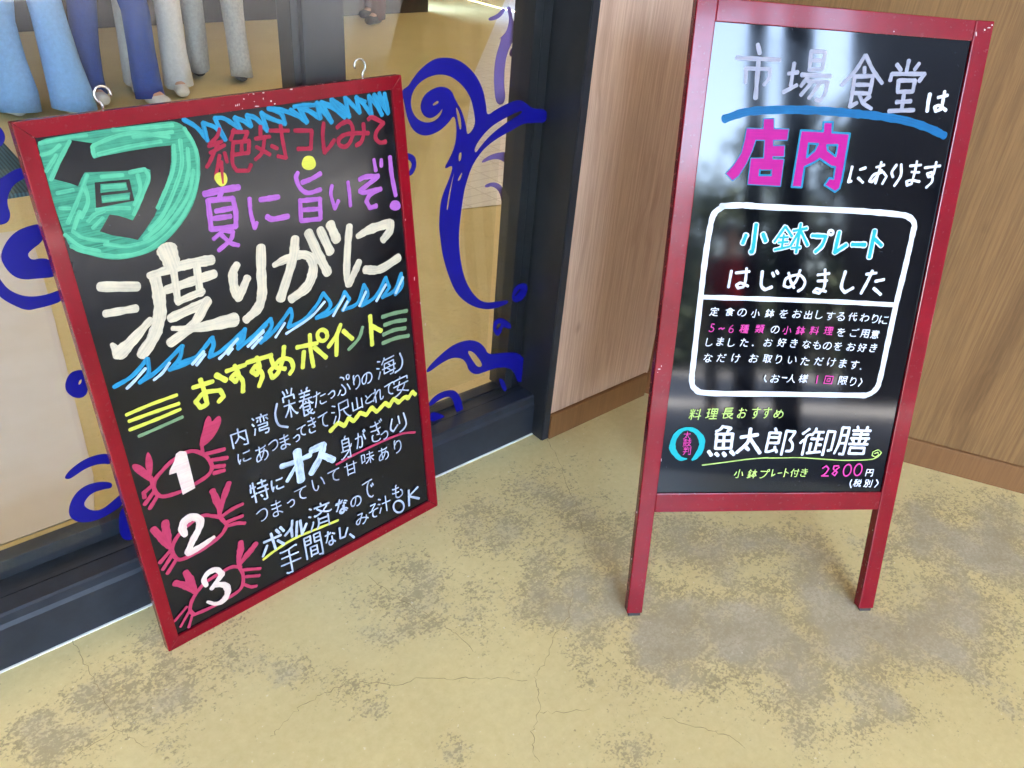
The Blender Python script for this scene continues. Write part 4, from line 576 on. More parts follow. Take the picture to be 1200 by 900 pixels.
INK_RIGHT = [{"n":"lettering","m":"thin_white","s":[[73,1,1161,10845,1215,10711],[71,1,837,10621,1205,10626,1575,10631],[62,1,1012,10469,1036,10238],[63,1,995,10468,1426,10476,1429,10336,1358,10231],[80,1,1212,10580,1242,10013],[66,1,1833,10591,1827,10247],[66,1,1755,10424,1916,10455],[66,1,1714,10131,1931,10253],[66,1,2095,10798,2111,10497],[66,1,2096,10790,2340,10796,2334,10524,2118,10505],[66,1,2111,10649,2338,10657],[67,1,2103,10387,2004,10241],[67,1,2113,10325,2465,10327,2445,10137,2368,10021,2300,10050],[67,1,2200,10329,2027,10100],[67,1,2343,10321,2175,10060],[77,1,1992,10420,2493,10423],[69,1,3048,10779,2914,10522,2716,10295],[69,1,3062,10779,3232,10557,3435,10360],[69,1,3073,10593,3088,10513],[70,1,2927,10451,2933,10198,2926,9960,3046,10030],[70,1,2949,10443,3250,10467,3243,10186,2987,10182],[69,1,2983,10313,3246,10326],[70,1,3065,10150,3160,10026,3320,9946],[70,1,3251,10141,3173,10067],[69,1,3639,10668,3729,10583],[69,1,3839,10742,3832,10579],[70,1,4032,10707,3971,10605],[70,1,3568,10412,3578,10517,4169,10548,4091,10430],[70,1,3721,10420,3737,10238,4010,10256,4013,10435,3727,10420],[71,1,3858,10208,3871,9941],[71,1,3750,10074,4005,10101],[71,1,3641,9924,4093,9961]],"p":[]},
{"n":"lettering","m":"board_white","s":[[67,1,4331,10232,4328,10102,4339,9954],[55,1,4488,10184,4657,10230],[56,1,4590,10291,4592,10097,4592,10004,4496,9962,4461,10025,4538,10057,4680,9986],[49,1,3152,8977,3132,8717,3180,8734],[49,1,3305,8936,3401,8971],[50,1,3297,8794,3398,8719],[50,1,3964,9042,3902,8921,3937,8836],[50,1,4048,9053,4078,8865,3993,8687],[44,1,3596,8987,3733,9032],[45,1,3673,9077,3657,8895,3632,8713],[45,1,3707,8945,3567,8734,3510,8747,3577,8861,3739,8915,3815,8839,3763,8710],[45,1,4216,9037,4420,9061],[45,1,4264,8936,4412,8934],[45,1,4329,9120,4327,8923,4307,8732,4225,8704,4203,8767,4285,8794,4446,8777],[45,1,4499,9017,4778,9060],[45,1,4695,9120,4681,8906,4602,8863,4564,8917,4646,8944,4687,8795,4598,8679]],"p":[]},
{"n":"painted_arc","m":"deep_blue","s":[[136,1,750,9659,1109,9784,1539,9837,2065,9866,2635,9866,3039,9851,3456,9834,3988,9779,4431,9678,4742,9569]],"p":[]},
{"n":"lettering","m":"cyan_outline","s":[[33,0,1158,9521,1454,9526,1436,9687,1606,9695,1631,9534,1897,9542,1896,9371,1338,9346,1300,9165,1228,8955,1114,8741,1023,8665,896,8770,1010,8908,1123,9120,1151,9326,1158,9521],[33,0,1505,9361,1646,9367,1662,9260,1865,9269,1881,9100,1677,9091,1685,9040,1886,9043,1892,8603,1307,8611,1302,9037,1531,9047,1505,9361],[34,0,1486,8861,1701,8870,1705,8775,1490,8766,1486,8861],[34,0,2118,9538,2518,9538,2502,9689,2665,9697,2685,9527,3006,9526,3003,8760,2985,8604,2912,8538,2693,8647,2765,8774,2842,8757,2837,8961,2774,8963,2534,9086,2451,9025,2283,8938,2286,8592,2102,8592,2118,9538],[34,0,2292,9331,2461,9329,2419,9214,2298,9099,2292,9331],[34,0,2629,9318,2818,9326,2816,9136,2654,9234,2629,9318]],"p":[]},
{"n":"lettering","m":"magenta","s":[],"p":[[[1158,9521,1454,9526,1436,9687,1606,9695,1631,9534,1897,9542,1896,9371,1338,9346,1300,9165,1228,8955,1114,8741,1023,8665,896,8770,1010,8908,1123,9120,1151,9326]],[[1505,9361,1646,9367,1662,9260,1865,9269,1881,9100,1677,9091,1685,9040,1886,9043,1892,8603,1307,8611,1302,9037,1531,9047],[1486,8861,1701,8870,1705,8775,1490,8766]],[[2118,9538,2518,9538,2502,9689,2665,9697,2685,9527,3006,9526,3003,8760,2985,8604,2912,8538,2693,8647,2765,8774,2842,8757,2837,8961,2774,8963,2534,9086,2451,9025,2283,8938,2286,8592,2102,8592],[2292,9331,2461,9329,2419,9214,2298,9099],[2629,9318,2818,9326,2816,9136,2654,9234]]]},
{"n":"painted_border","m":"board_white","s":[[105,1,877,8219,1260,8248,1729,8236,3314,8227,4128,8197,4364,8160,4503,8044,4512,7846,4493,7225,4459,6572,4442,5818,4428,5110,4381,4904,4230,4790,3955,4778,2246,4784,1075,4788,818,4860,725,5026,714,5456,704,6606,702,7268,723,7853,770,8091,909,8213],[88,1,736,6607,1974,6599,3287,6583,4412,6554]],"p":[]},
{"n":"lettering","m":"board_white","s":[[115,1,1553,7927,1555,7480,1514,7450],[115,1,1394,7737,1352,7588],[115,1,1701,7766,1769,7642],[86,1,2092,7908,1934,7636],[86,1,2106,7899,2244,7742],[76,1,2023,7710,2171,7727],[76,1,2011,7626,2184,7644],[81,1,2090,7760,2086,7545],[82,1,1955,7493,2223,7561],[86,1,2254,7837,2497,7893],[92,1,2372,7965,2366,7457],[86,1,2367,7841,2246,7574],[92,1,2392,7842,2559,7596],[77,1,2264,7538,2427,7551],[107,1,2615,7766,2879,7763,2827,7592,2724,7480],[113,1,3114,7847,3090,7479,3287,7626],[118,1,3396,7635,3641,7638],[119,1,3777,7893,3766,7415],[114,1,3806,7745,3958,7633],[49,1,3002,7834,3000,7815,2989,7800,2971,7792,2950,7794,2931,7804,2919,7821,2915,7840,2922,7858,2937,7869,2957,7873,2977,7866,2994,7852,3002,7834],[50,1,1212,7095,1196,6801],[50,1,1299,7061,1547,7093],[50,1,1488,7152,1496,6920,1473,6809,1375,6789,1342,6842,1413,6881,1559,6828],[50,1,2285,7089,2346,6943,2430,6821],[50,1,2493,7144,2448,6946,2338,6831,2232,6853,2262,6990,2482,7058,2615,6950,2597,6826,2517,6762],[51,1,2840,7068,3054,7099],[51,1,2859,6957,3038,6969],[51,1,2964,7170,3005,6862,2923,6734,2815,6757,2856,6820,3047,6768],[50,1,1980,7081,2015,7020],[50,1,2050,7119,2088,7071],[51,1,3768,7106,3959,7136],[58,1,1787,7100,1802,6854,1886,6770,2006,6823],[59,1,3357,7144,3329,6870,3414,6760,3560,6851],[59,1,3873,7171,3818,6983,3731,6750],[59,1,3970,6982,4127,7017],[60,1,3962,6849,4116,6740]],"p":[]},
{"n":"lettering","m":"cyan_fill","s":[[67,1,1553,7927,1555,7480,1514,7450],[67,1,1394,7737,1352,7588],[67,1,1701,7766,1769,7642],[46,1,2092,7908,1934,7636],[46,1,2106,7899,2244,7742],[39,1,2023,7710,2171,7727],[39,1,2011,7626,2184,7644],[43,1,2090,7760,2086,7545],[43,1,1955,7493,2223,7561],[46,1,2254,7837,2497,7893],[50,1,2372,7965,2366,7457],[46,1,2367,7841,2246,7574],[50,1,2392,7842,2559,7596],[39,1,2264,7538,2427,7551],[61,1,2615,7766,2879,7763,2827,7592,2724,7480],[65,1,3114,7847,3090,7479,3287,7626],[69,1,3396,7635,3641,7638],[69,1,3777,7893,3766,7415],[65,1,3806,7745,3958,7633]],"p":[]},
{"n":"lettering","m":"board_white","s":[[18,1,989,6323,1042,6322],[18,1,941,6311,946,6337],[18,1,941,6311,936,6310,923,6287,910,6276],[18,1,989,6420,997,6417,1000,6399],[18,1,1063,6372,1064,6397,931,6400,926,6376],[18,1,949,6365,1039,6363],[18,1,993,6364,984,6281],[18,1,941,6311,945,6311,950,6301,971,6283,1007,6273,1055,6272],[18,1,1284,6378,1283,6390,1277,6395],[18,1,1240,6381,1240,6383],[18,1,1240,6383,1222,6382,1213,6377,1205,6379],[18,1,1240,6383,1246,6393,1285,6418,1290,6418,1309,6399,1326,6389,1327,6384],[18,1,1322,6351,1235,6353],[18,1,1305,6300,1307,6305,1329,6316,1329,6320],[18,1,1305,6300,1296,6301,1273,6313],[18,1,1305,6300,1304,6296,1330,6280],[18,1,1232,6329,1320,6328],[18,1,1329,6320,1320,6328],[18,1,1361,6378,1347,6377,1327,6384],[18,1,1325,6376,1240,6381],[18,1,1278,6295,1269,6288,1225,6284,1240,6381],[18,1,1327,6384,1320,6328],[18,1,1511,6278,1532,6278,1558,6289,1577,6306,1588,6328,1591,6352,1587,6370,1577,6387,1563,6399,1541,6406,1521,6407,1485,6399,1451,6372,1438,6346,1436,6328,1442,6305,1453,6295,1470,6294,1483,6304,1496,6322,1509,6351,1522,6389,1524,6405],[18,1,1819,6359,1838,6311,1840,6296],[18,1,1775,6401,1761,6266,1756,6262,1743,6260,1732,6261,1724,6266],[18,1,1723,6361,1713,6335,1694,6304],[18,1,2005,6412,2002,6402],[18,1,2116,6302,2103,6323,2093,6360,2087,6370],[18,1,2002,6402,2009,6400,2028,6383],[18,1,2014,6319,2006,6294],[18,1,1973,6295,1970,6315,1974,6322],[18,1,2097,6297,2043,6299,2035,6307],[18,1,2016,6337,1971,6338],[18,1,2016,6367,1983,6368,1976,6374],[18,1,2085,6408,2069,6263],[18,1,1998,6367,1990,6280],[18,1,1958,6274,1965,6272,1990,6280,2015,6283],[18,1,2073,6370,2068,6365,2049,6326,2029,6302],[18,1,2044,6374,2072,6374,2073,6370,2087,6370,2089,6373,2119,6372],[18,1,2002,6402,1997,6400,1990,6391,1983,6386,1976,6374,1971,6375,1969,6371],[18,1,2236,6323,2267,6351,2272,6352],[18,1,2276,6352,2273,6355],[18,1,2357,6266,2345,6263,2289,6264,2269,6275,2266,6281,2272,6303,2302,6323,2318,6324],[18,1,2381,6351,2374,6351,2335,6336,2319,6335],[18,1,2294,6389,2298,6409],[18,1,2285,6386,2280,6372,2272,6362,2272,6352],[18,1,2361,6398,2352,6390,2320,6387,2292,6390,2289,6386,2257,6387,2244,6391],[18,1,2315,6297,2319,6335,2315,6346,2307,6351,2277,6349,2272,6352],[18,1,2644,6373,2615,6390],[18,1,2538,6381,2498,6382],[18,1,2538,6381,2540,6382],[18,1,2540,6382,2581,6386],[18,1,2540,6382,2543,6414],[18,1,2533,6336,2567,6342,2598,6341,2612,6336,2623,6324,2624,6306,2620,6293,2612,6285,2580,6272,2566,6273,2560,6278],[18,1,2532,6330,2518,6329,2503,6321,2489,6309,2485,6300,2487,6288,2495,6280,2507,6274,2521,6274,2525,6277,2538,6381],[18,1,2844,6262,2713,6265,2716,6315],[18,1,2791,6402,2776,6264],[18,1,2849,6384,2844,6338,2728,6341,2732,6387],[18,1,2850,6311,2844,6254],[18,1,3052,6300,3052,6293,3030,6276,3006,6265,2970,6261,2955,6263,2943,6270,2935,6280,2934,6300,2948,6409],[18,1,3219,6282,3221,6279,3223,6280],[18,1,3144,6365,3300,6363],[18,1,3239,6389,3233,6328,3237,6310,3225,6272,3198,6251,3182,6245,3171,6248],[18,1,3226,6280,3220,6284,3191,6286,3182,6298,3182,6315,3187,6324,3202,6334,3234,6333],[18,1,3461,6380,3379,6381],[18,1,3411,6327,3413,6328,3409,6330],[18,1,3411,6327,3409,6327],[18,1,3409,6327,3379,6314,3346,6292],[18,1,3461,6380,3458,6370,3408,6335,3409,6327],[18,1,3411,6327,3410,6323,3448,6324,3465,6319,3486,6298,3487,6278,3480,6260,3468,6249,3451,6241,3440,6241,3433,6237,3404,6237,3390,6241,3379,6253,3378,6261,3383,6271,3402,6279,3424,6275,3437,6261,3440,6241],[19,1,3576,6320,3593,6334,3605,6337],[19,1,3673,6330,3675,6330],[19,1,3673,6330,3677,6378],[19,1,3673,6330,3673,6329],[19,1,3628,6325,3673,6329],[19,1,3675,6329,3675,6330],[19,1,3675,6329,3673,6329],[19,1,3675,6329,3678,6279,3689,6250,3703,6240,3715,6240,3721,6245,3726,6256,3727,6266,3724,6271],[19,1,3717,6371,3709,6378,3704,6378],[19,1,3731,6334,3675,6330],[19,1,3595,6241,3605,6339,3610,6352,3629,6380],[19,1,3859,6337,3819,6335],[19,1,3805,6246,3807,6259,3815,6269,3839,6293,3848,6295],[19,1,3856,6311,3866,6312,3886,6323,3912,6331,3940,6330,3954,6323,3963,6313,3968,6301,3965,6278,3958,6263,3934,6246,3901,6237],[19,1,3864,6369,3855,6309,3849,6300,3843,6230],[19,1,4052,6309,4053,6312,4056,6312,4056,6309],[19,1,4042,6263,4043,6289,4048,6299,4049,6326,4056,6352,4068,6362],[19,1,4055,6211,4068,6209,4100,6218,4127,6237,4143,6265,4148,6297,4141,6328,4125,6342,4094,6340,4072,6325,4062,6310,4049,6308],[19,1,4352,6325,4340,6317,4270,6319],[19,1,4258,6244,4248,6236,4246,6218,4255,6206,4284,6199,4338,6200],[19,1,4188,6218,4200,6224,4212,6247],[19,1,4187,6194,4188,6219,4185,6221,4184,6229,4190,6276,4207,6337],[18,1,2186,5974,2206,5973,2231,5984,2250,6001,2261,6022,2263,6046,2260,6064,2250,6080,2236,6092,2215,6099,2195,6099,2160,6092,2127,6066,2114,6040,2112,6023,2118,6000,2129,5990,2145,5990,2158,5999,2170,6016,2184,6045,2196,6081,2198,6097],[19,1,3403,6000,3433,6026,3439,6028],[19,1,3442,6028,3439,6031],[19,1,3522,5943,3510,5940,3455,5941,3435,5952,3432,5958,3438,5979,3468,5999,3484,6000],[19,1,3545,6026,3539,6026,3501,6011,3485,6010],[19,1,3460,6064,3464,6083],[19,1,3451,6061,3446,6047,3438,6037,3439,6028],[19,1,3526,6072,3517,6064,3486,6062,3458,6064,3455,6061,3424,6062,3410,6065],[19,1,3481,5973,3485,6010,3481,6022,3473,6027,3443,6024,3439,6028],[19,1,3810,6083,3818,6065],[19,1,3775,5944,3741,5940,3690,5943,3675,5950,3667,5958,3665,5965,3669,5986],[19,1,3788,6076,3796,6058],[19,1,3773,6054,3687,6056],[19,1,4027,6022,3895,6026],[19,1,4022,5979,3891,5984],[19,1,3949,5927,3964,6068],[19,1,3865,5930,3878,5947,3887,5970,3900,6069,4032,6066,4017,5929,4009,5924,3985,5923,3973,5932],[19,1,4127,6047,4124,6034,4126,6021],[19,1,4089,5941,4084,5932,4071,5919],[19,1,4192,6045,4185,6019],[19,1,4155,5941,4141,5949,4142,5959],[19,1,4101,5981,4203,5978],[19,1,4194,5943,4201,5941,4214,5921],[19,1,4161,6048,4160,6057],[19,1,4115,5939,4114,5918,4119,5914,4171,5913,4177,5916,4180,5926],[19,1,4101,5981,4105,6002,4206,5998,4199,5957,4100,5960,4101,5981],[19,1,4230,6017,4083,6021],[19,1,4094,6048,4223,6044],[18,1,1017,5742,1017,5735,997,5718,974,5708,940,5704,925,5706,914,5713,907,5723,906,5742,919,5848],[18,1,1178,5798,1232,5799],[18,1,1178,5798,1178,5796],[18,1,1175,5754,1195,5750,1225,5731,1226,5726],[18,1,1117,5803,1125,5799,1178,5796],[18,1,1178,5798,1185,5860,1192,5867],[18,1,1121,5841,1146,5837,1196,5836,1233,5840],[18,1,1178,5796,1171,5727,1160,5719,1139,5716,1120,5722,1112,5730,1111,5737,1115,5749,1127,5757,1139,5760,1175,5757],[18,1,1441,5743,1440,5737,1420,5720,1397,5709,1363,5705,1348,5707,1337,5714,1330,5724,1328,5744,1342,5850],[18,1,1619,5852,1612,5823],[18,1,1609,5822,1593,5775,1563,5713],[18,1,1649,5793,1706,5791],[18,1,1633,5750,1629,5730,1638,5717,1652,5712,1698,5712],[18,1,1651,5827,1598,5820,1567,5821],[18,1,2167,5819,2139,5836],[18,1,2065,5827,2026,5828],[18,1,2065,5827,2067,5828],[18,1,2067,5828,2106,5832],[18,1,2067,5828,2070,5859],[18,1,2060,5783,2093,5789,2123,5788,2136,5783,2147,5771,2148,5753,2144,5740,2136,5732,2106,5720,2092,5721,2086,5726],[18,1,2059,5777,2046,5776,2031,5768,2018,5757,2014,5747,2016,5736,2023,5728,2035,5722,2048,5722,2052,5725,2065,5827],[19,1,2315,5766,2289,5783,2303,5832],[19,1,2307,5834,2314,5868],[19,1,2314,5759,2322,5756,2331,5744],[19,1,2352,5795,2433,5793],[19,1,2367,5855,2428,5851,2423,5840,2401,5821,2396,5813,2387,5728,2381,5721,2361,5722,2356,5725],[19,1,2273,5729,2278,5728,2291,5735,2314,5759,2315,5766,2329,5786,2341,5823,2341,5833,2288,5834],[19,1,2597,5858,2604,5855,2605,5834],[19,1,2598,5759,2611,5755,2630,5756,2621,5781,2621,5796],[19,1,2614,5796,2610,5832],[19,1,2536,5758,2530,5737,2534,5725,2542,5719,2564,5711,2620,5711],[19,1,2532,5795,2600,5793,2656,5800],[19,1,2648,5837,2589,5831,2540,5835],[19,1,2887,5813,2918,5796],[19,1,2829,5844,2822,5815],[19,1,2905,5711,2888,5727,2869,5732],[19,1,2815,5812,2807,5791,2787,5759,2769,5738],[19,1,2868,5737,2846,5741,2826,5738,2811,5729,2808,5718,2813,5704,2835,5697,2852,5700,2863,5708,2869,5732,2868,5747,2872,5782],[19,1,2861,5825,2853,5817,2836,5814,2822,5815,2817,5812,2776,5813],[19,1,3027,5799,3019,5750],[19,1,3031,5799,3036,5831,3045,5836],[19,1,3017,5750,3019,5750],[19,1,3017,5750,2991,5753,2976,5756,2972,5761],[19,1,3017,5750,3013,5711,3018,5698,3039,5686,3065,5685,3094,5694,3105,5704,3111,5716,3112,5739,3108,5749,3102,5759,3091,5763],[19,1,3063,5749,3019,5750],[19,1,3070,5798,3009,5799,2983,5805,2984,5808],[19,1,3248,5683,3269,5683,3294,5693,3313,5711,3324,5732,3327,5756,3324,5774,3313,5791,3299,5802,3277,5810,3257,5810,3222,5803,3187,5777,3174,5751,3172,5733,3178,5710,3189,5700,3206,5699,3220,5709,3232,5726,3245,5755,3258,5792,3260,5808],[19,1,3390,5729,3421,5756,3426,5758],[19,1,3430,5758,3427,5761],[19,1,3510,5672,3498,5669,3443,5671,3423,5681,3420,5688,3426,5709,3456,5729,3472,5730],[19,1,3534,5756,3527,5756,3489,5741,3473,5740],[19,1,3448,5795,3452,5814],[19,1,3439,5792,3434,5777,3426,5768,3426,5758],[19,1,3515,5802,3505,5795,3474,5792,3446,5795,3442,5791,3411,5792,3398,5796],[19,1,3469,5703,3473,5740,3469,5752,3461,5757,3431,5754,3426,5758],[19,1,3800,5767,3771,5784],[19,1,3695,5775,3655,5776],[19,1,3695,5775,3697,5777],[19,1,3697,5777,3737,5780],[19,1,3697,5777,3700,5807],[19,1,3690,5731,3723,5737,3755,5736,3768,5730,3779,5719,3780,5701,3776,5688,3768,5680,3737,5668,3723,5668,3716,5673],[19,1,3689,5725,3675,5723,3660,5716,3647,5705,3642,5695,3644,5684,3652,5675,3664,5670,3677,5669,3681,5672,3695,5775],[19,1,3903,5696,3877,5713,3891,5763],[19,1,3895,5765,3902,5799],[19,1,3902,5689,3911,5686,3920,5674],[19,1,3941,5726,4025,5723],[19,1,3957,5786,4019,5782,4015,5771,3991,5752,3987,5744,3977,5657,3971,5651,3950,5652,3946,5655],[19,1,3860,5659,3865,5658,3879,5666,3902,5689,3903,5696,3918,5717,3931,5754,3930,5764,3876,5765],[19,1,4174,5798,4181,5795,4182,5774],[19,1,4175,5699,4189,5695,4208,5696,4199,5721,4199,5736],[19,1,4192,5736,4187,5772],[19,1,4112,5697,4106,5676,4110,5665,4118,5658,4140,5651,4198,5650],[19,1,4108,5735,4177,5733,4234,5739],[19,1,4226,5777,4166,5771,4116,5776],[18,1,1022,5519,1053,5501],[18,1,963,5552,956,5521],[18,1,1040,5413,1023,5429,1004,5435],[18,1,949,5518,941,5496,920,5463,902,5442],[18,1,1003,5440,981,5444,959,5441,944,5431,941,5420,947,5406,969,5398,987,5401,998,5409,1004,5435,1002,5450,1006,5487],[18,1,995,5532,987,5524,970,5521,956,5521,950,5518,909,5520],[18,1,1286,5543,1293,5526],[18,1,1205,5522,1210,5552],[18,1,1289,5410,1251,5409,1235,5413,1222,5424,1220,5434,1223,5446],[18,1,1242,5492,1294,5490],[18,1,1157,5414,1183,5468,1199,5518],[18,1,1316,5532,1308,5549],[18,1,1159,5520,1199,5518,1205,5522,1240,5524],[18,1,1504,5405,1518,5409,1540,5430,1550,5457,1557,5510],[18,1,1496,5512,1557,5510],[18,1,1557,5511,1589,5512],[18,1,1557,5511,1560,5550],[18,1,1557,5511,1557,5510],[18,1,1440,5437,1451,5443,1459,5465],[18,1,1464,5559,1453,5550,1441,5505,1435,5449,1435,5440,1440,5437,1440,5418],[19,1,1935,5514,1905,5532],[19,1,1828,5523,1787,5524],[19,1,1828,5523,1830,5524],[19,1,1830,5524,1871,5528],[19,1,1830,5524,1833,5556],[19,1,1823,5477,1857,5482,1889,5481,1902,5476,1913,5464,1915,5445,1910,5431,1902,5423,1870,5410,1856,5411,1850,5416],[19,1,1822,5470,1808,5469,1793,5461,1779,5449,1774,5439,1777,5427,1784,5418,1796,5413,1810,5412,1814,5415,1828,5523],[19,1,2100,5444,2116,5443],[19,1,2103,5476,2057,5478],[19,1,2147,5538,2145,5519,2150,5485,2158,5457,2163,5455],[19,1,2107,5513,2061,5515],[19,1,2163,5455,2162,5442],[19,1,2162,5442,2189,5412],[19,1,2162,5442,2123,5409],[19,1,2053,5437,2065,5551],[19,1,2112,5551,2096,5406],[19,1,2042,5435,2099,5440],[19,1,2053,5553,2124,5551,2135,5538,2200,5536,2201,5529,2188,5492,2171,5458,2163,5455],[19,1,2300,5501,2300,5505,2303,5505,2303,5501],[19,1,2289,5454,2290,5481,2295,5491,2296,5518,2303,5546,2314,5555],[19,1,2303,5400,2315,5398,2346,5407,2373,5427,2389,5456,2394,5488,2387,5521,2371,5535,2340,5532,2319,5518,2309,5503,2296,5500],[19,1,2660,5521,2676,5484,2685,5433],[19,1,2600,5442,2598,5427,2577,5402,2561,5401,2544,5413,2537,5431,2535,5455,2540,5531],[19,1,2847,5522,2840,5491],[19,1,2836,5490,2820,5441,2788,5375],[19,1,2880,5459,2941,5457],[19,1,2862,5414,2858,5393,2867,5379,2883,5373,2931,5373],[19,1,2882,5495,2825,5489,2791,5490],[19,1,3189,5508,3196,5491],[19,1,3105,5487,3110,5518],[19,1,3192,5374,3152,5374,3136,5378,3123,5389,3121,5399,3124,5411],[19,1,3143,5457,3197,5455],[19,1,3055,5379,3083,5433,3100,5484],[19,1,3220,5497,3211,5514],[19,1,3058,5485,3100,5484,3105,5487,3142,5489],[19,1,3381,5359,3396,5362,3418,5384,3428,5411,3436,5464],[19,1,3373,5466,3436,5464],[19,1,3436,5466,3469,5466],[19,1,3436,5466,3439,5505],[19,1,3436,5466,3436,5464],[19,1,3316,5391,3327,5397,3335,5419],[19,1,3340,5513,3329,5505,3316,5459,3310,5403,3311,5394,3316,5391,3315,5372],[19,1,3623,5422,3682,5423],[19,1,3623,5422,3623,5420],[19,1,3620,5375,3641,5371,3674,5351,3675,5346],[19,1,3556,5427,3565,5424,3623,5420],[19,1,3623,5422,3630,5488,3638,5495],[19,1,3561,5468,3588,5464,3642,5462,3683,5466],[19,1,3623,5420,3615,5346,3603,5338,3580,5335,3559,5341,3551,5350,3550,5357,3554,5371,3567,5379,3580,5382,3620,5379],[19,1,3859,5354,3860,5350,3862,5352],[19,1,3781,5441,3941,5437],[19,1,3879,5465,3873,5402,3877,5382,3865,5343,3837,5322,3820,5315,3809,5319],[19,1,3866,5352,3859,5356,3830,5358,3821,5371,3821,5388,3826,5398,3841,5408,3874,5407],[19,1,2409,5128,2379,5147],[19,1,2301,5137,2260,5139],[19,1,2301,5137,2303,5139],[19,1,2303,5139,2345,5143],[19,1,2303,5139,2306,5172],[19,1,2296,5091,2331,5096,2363,5095,2377,5089,2388,5077,2389,5058,2384,5044,2376,5036,2344,5023,2330,5023,2323,5029],[19,1,2295,5084,2281,5083,2265,5074,2251,5063,2247,5052,2249,5040,2257,5031,2269,5026,2283,5025,2287,5028,2301,5137],[19,1,2651,5128,2659,5122,2665,5093,2678,5064,2700,5037,2717,5026],[19,1,2658,5176,2651,5128,2645,5125,2633,5094,2601,5053,2581,5038,2566,5032],[19,1,2839,5144,2859,5144],[19,1,2839,5144,2844,5182],[19,1,2839,5144,2837,5143],[19,1,2859,5043,2895,5059],[19,1,2886,5075,2875,5093],[19,1,2812,5145,2837,5143],[19,1,2902,5159,2899,5178],[19,1,2834,5117,2845,5113,2855,5093],[19,1,2834,5117,2837,5143],[19,1,2834,5117,2834,5115],[19,1,2944,5158,2954,5178],[19,1,2802,5071,2823,5110,2834,5115],[19,1,2944,5074,2931,5068],[19,1,2827,5030,2834,5115],[19,1,2964,5108,2870,5112],[19,1,2882,5136,2961,5133],[19,1,2885,5031,2888,5028,2903,5027,2908,5032,2922,5157],[19,1,2879,5160,2967,5157],[19,1,2915,5077,2926,5073,2936,5054,2946,5043,2956,5036,2958,5037],[19,1,3753,5056,3720,5036],[19,1,3591,4999,3608,5155,3650,5152,3632,5106,3641,5088,3643,5058,3634,5045,3620,5045],[19,1,3700,5009,3663,5003],[19,1,3751,5116,3676,5118],[19,1,3671,5080,3746,5077,3754,5149,3679,5151,3663,5003],[19,1,3749,4999,3724,5022,3720,5036,3713,5042,3706,5063,3706,5079],[19,1,3841,5088,3842,5091,3845,5091,3845,5088],[19,1,3830,5039,3832,5067,3836,5078,3838,5105,3844,5133,3857,5143],[19,1,3844,4985,3857,4982,3889,4992,3917,5012,3933,5041,3939,5074,3932,5107,3915,5122,3883,5119,3861,5105,3851,5089,3837,5086],[24,1,2464,5120,2555,5115],[24,1,2133,5156,2115,5095,2159,5029],[24,1,4028,5122,4065,5054,4006,4968]],"p":[[[1821,5727,1821,5719,1816,5713,1808,5711,1801,5712,1793,5715,1788,5722,1789,5730,1791,5737,1796,5741,1804,5742,1812,5740,1817,5734]],[[4011,5305,4012,5297,4006,5291,3999,5289,3991,5289,3982,5293,3977,5300,3977,5308,3980,5315,3985,5319,3993,5320,4001,5318,4006,5313]]]},
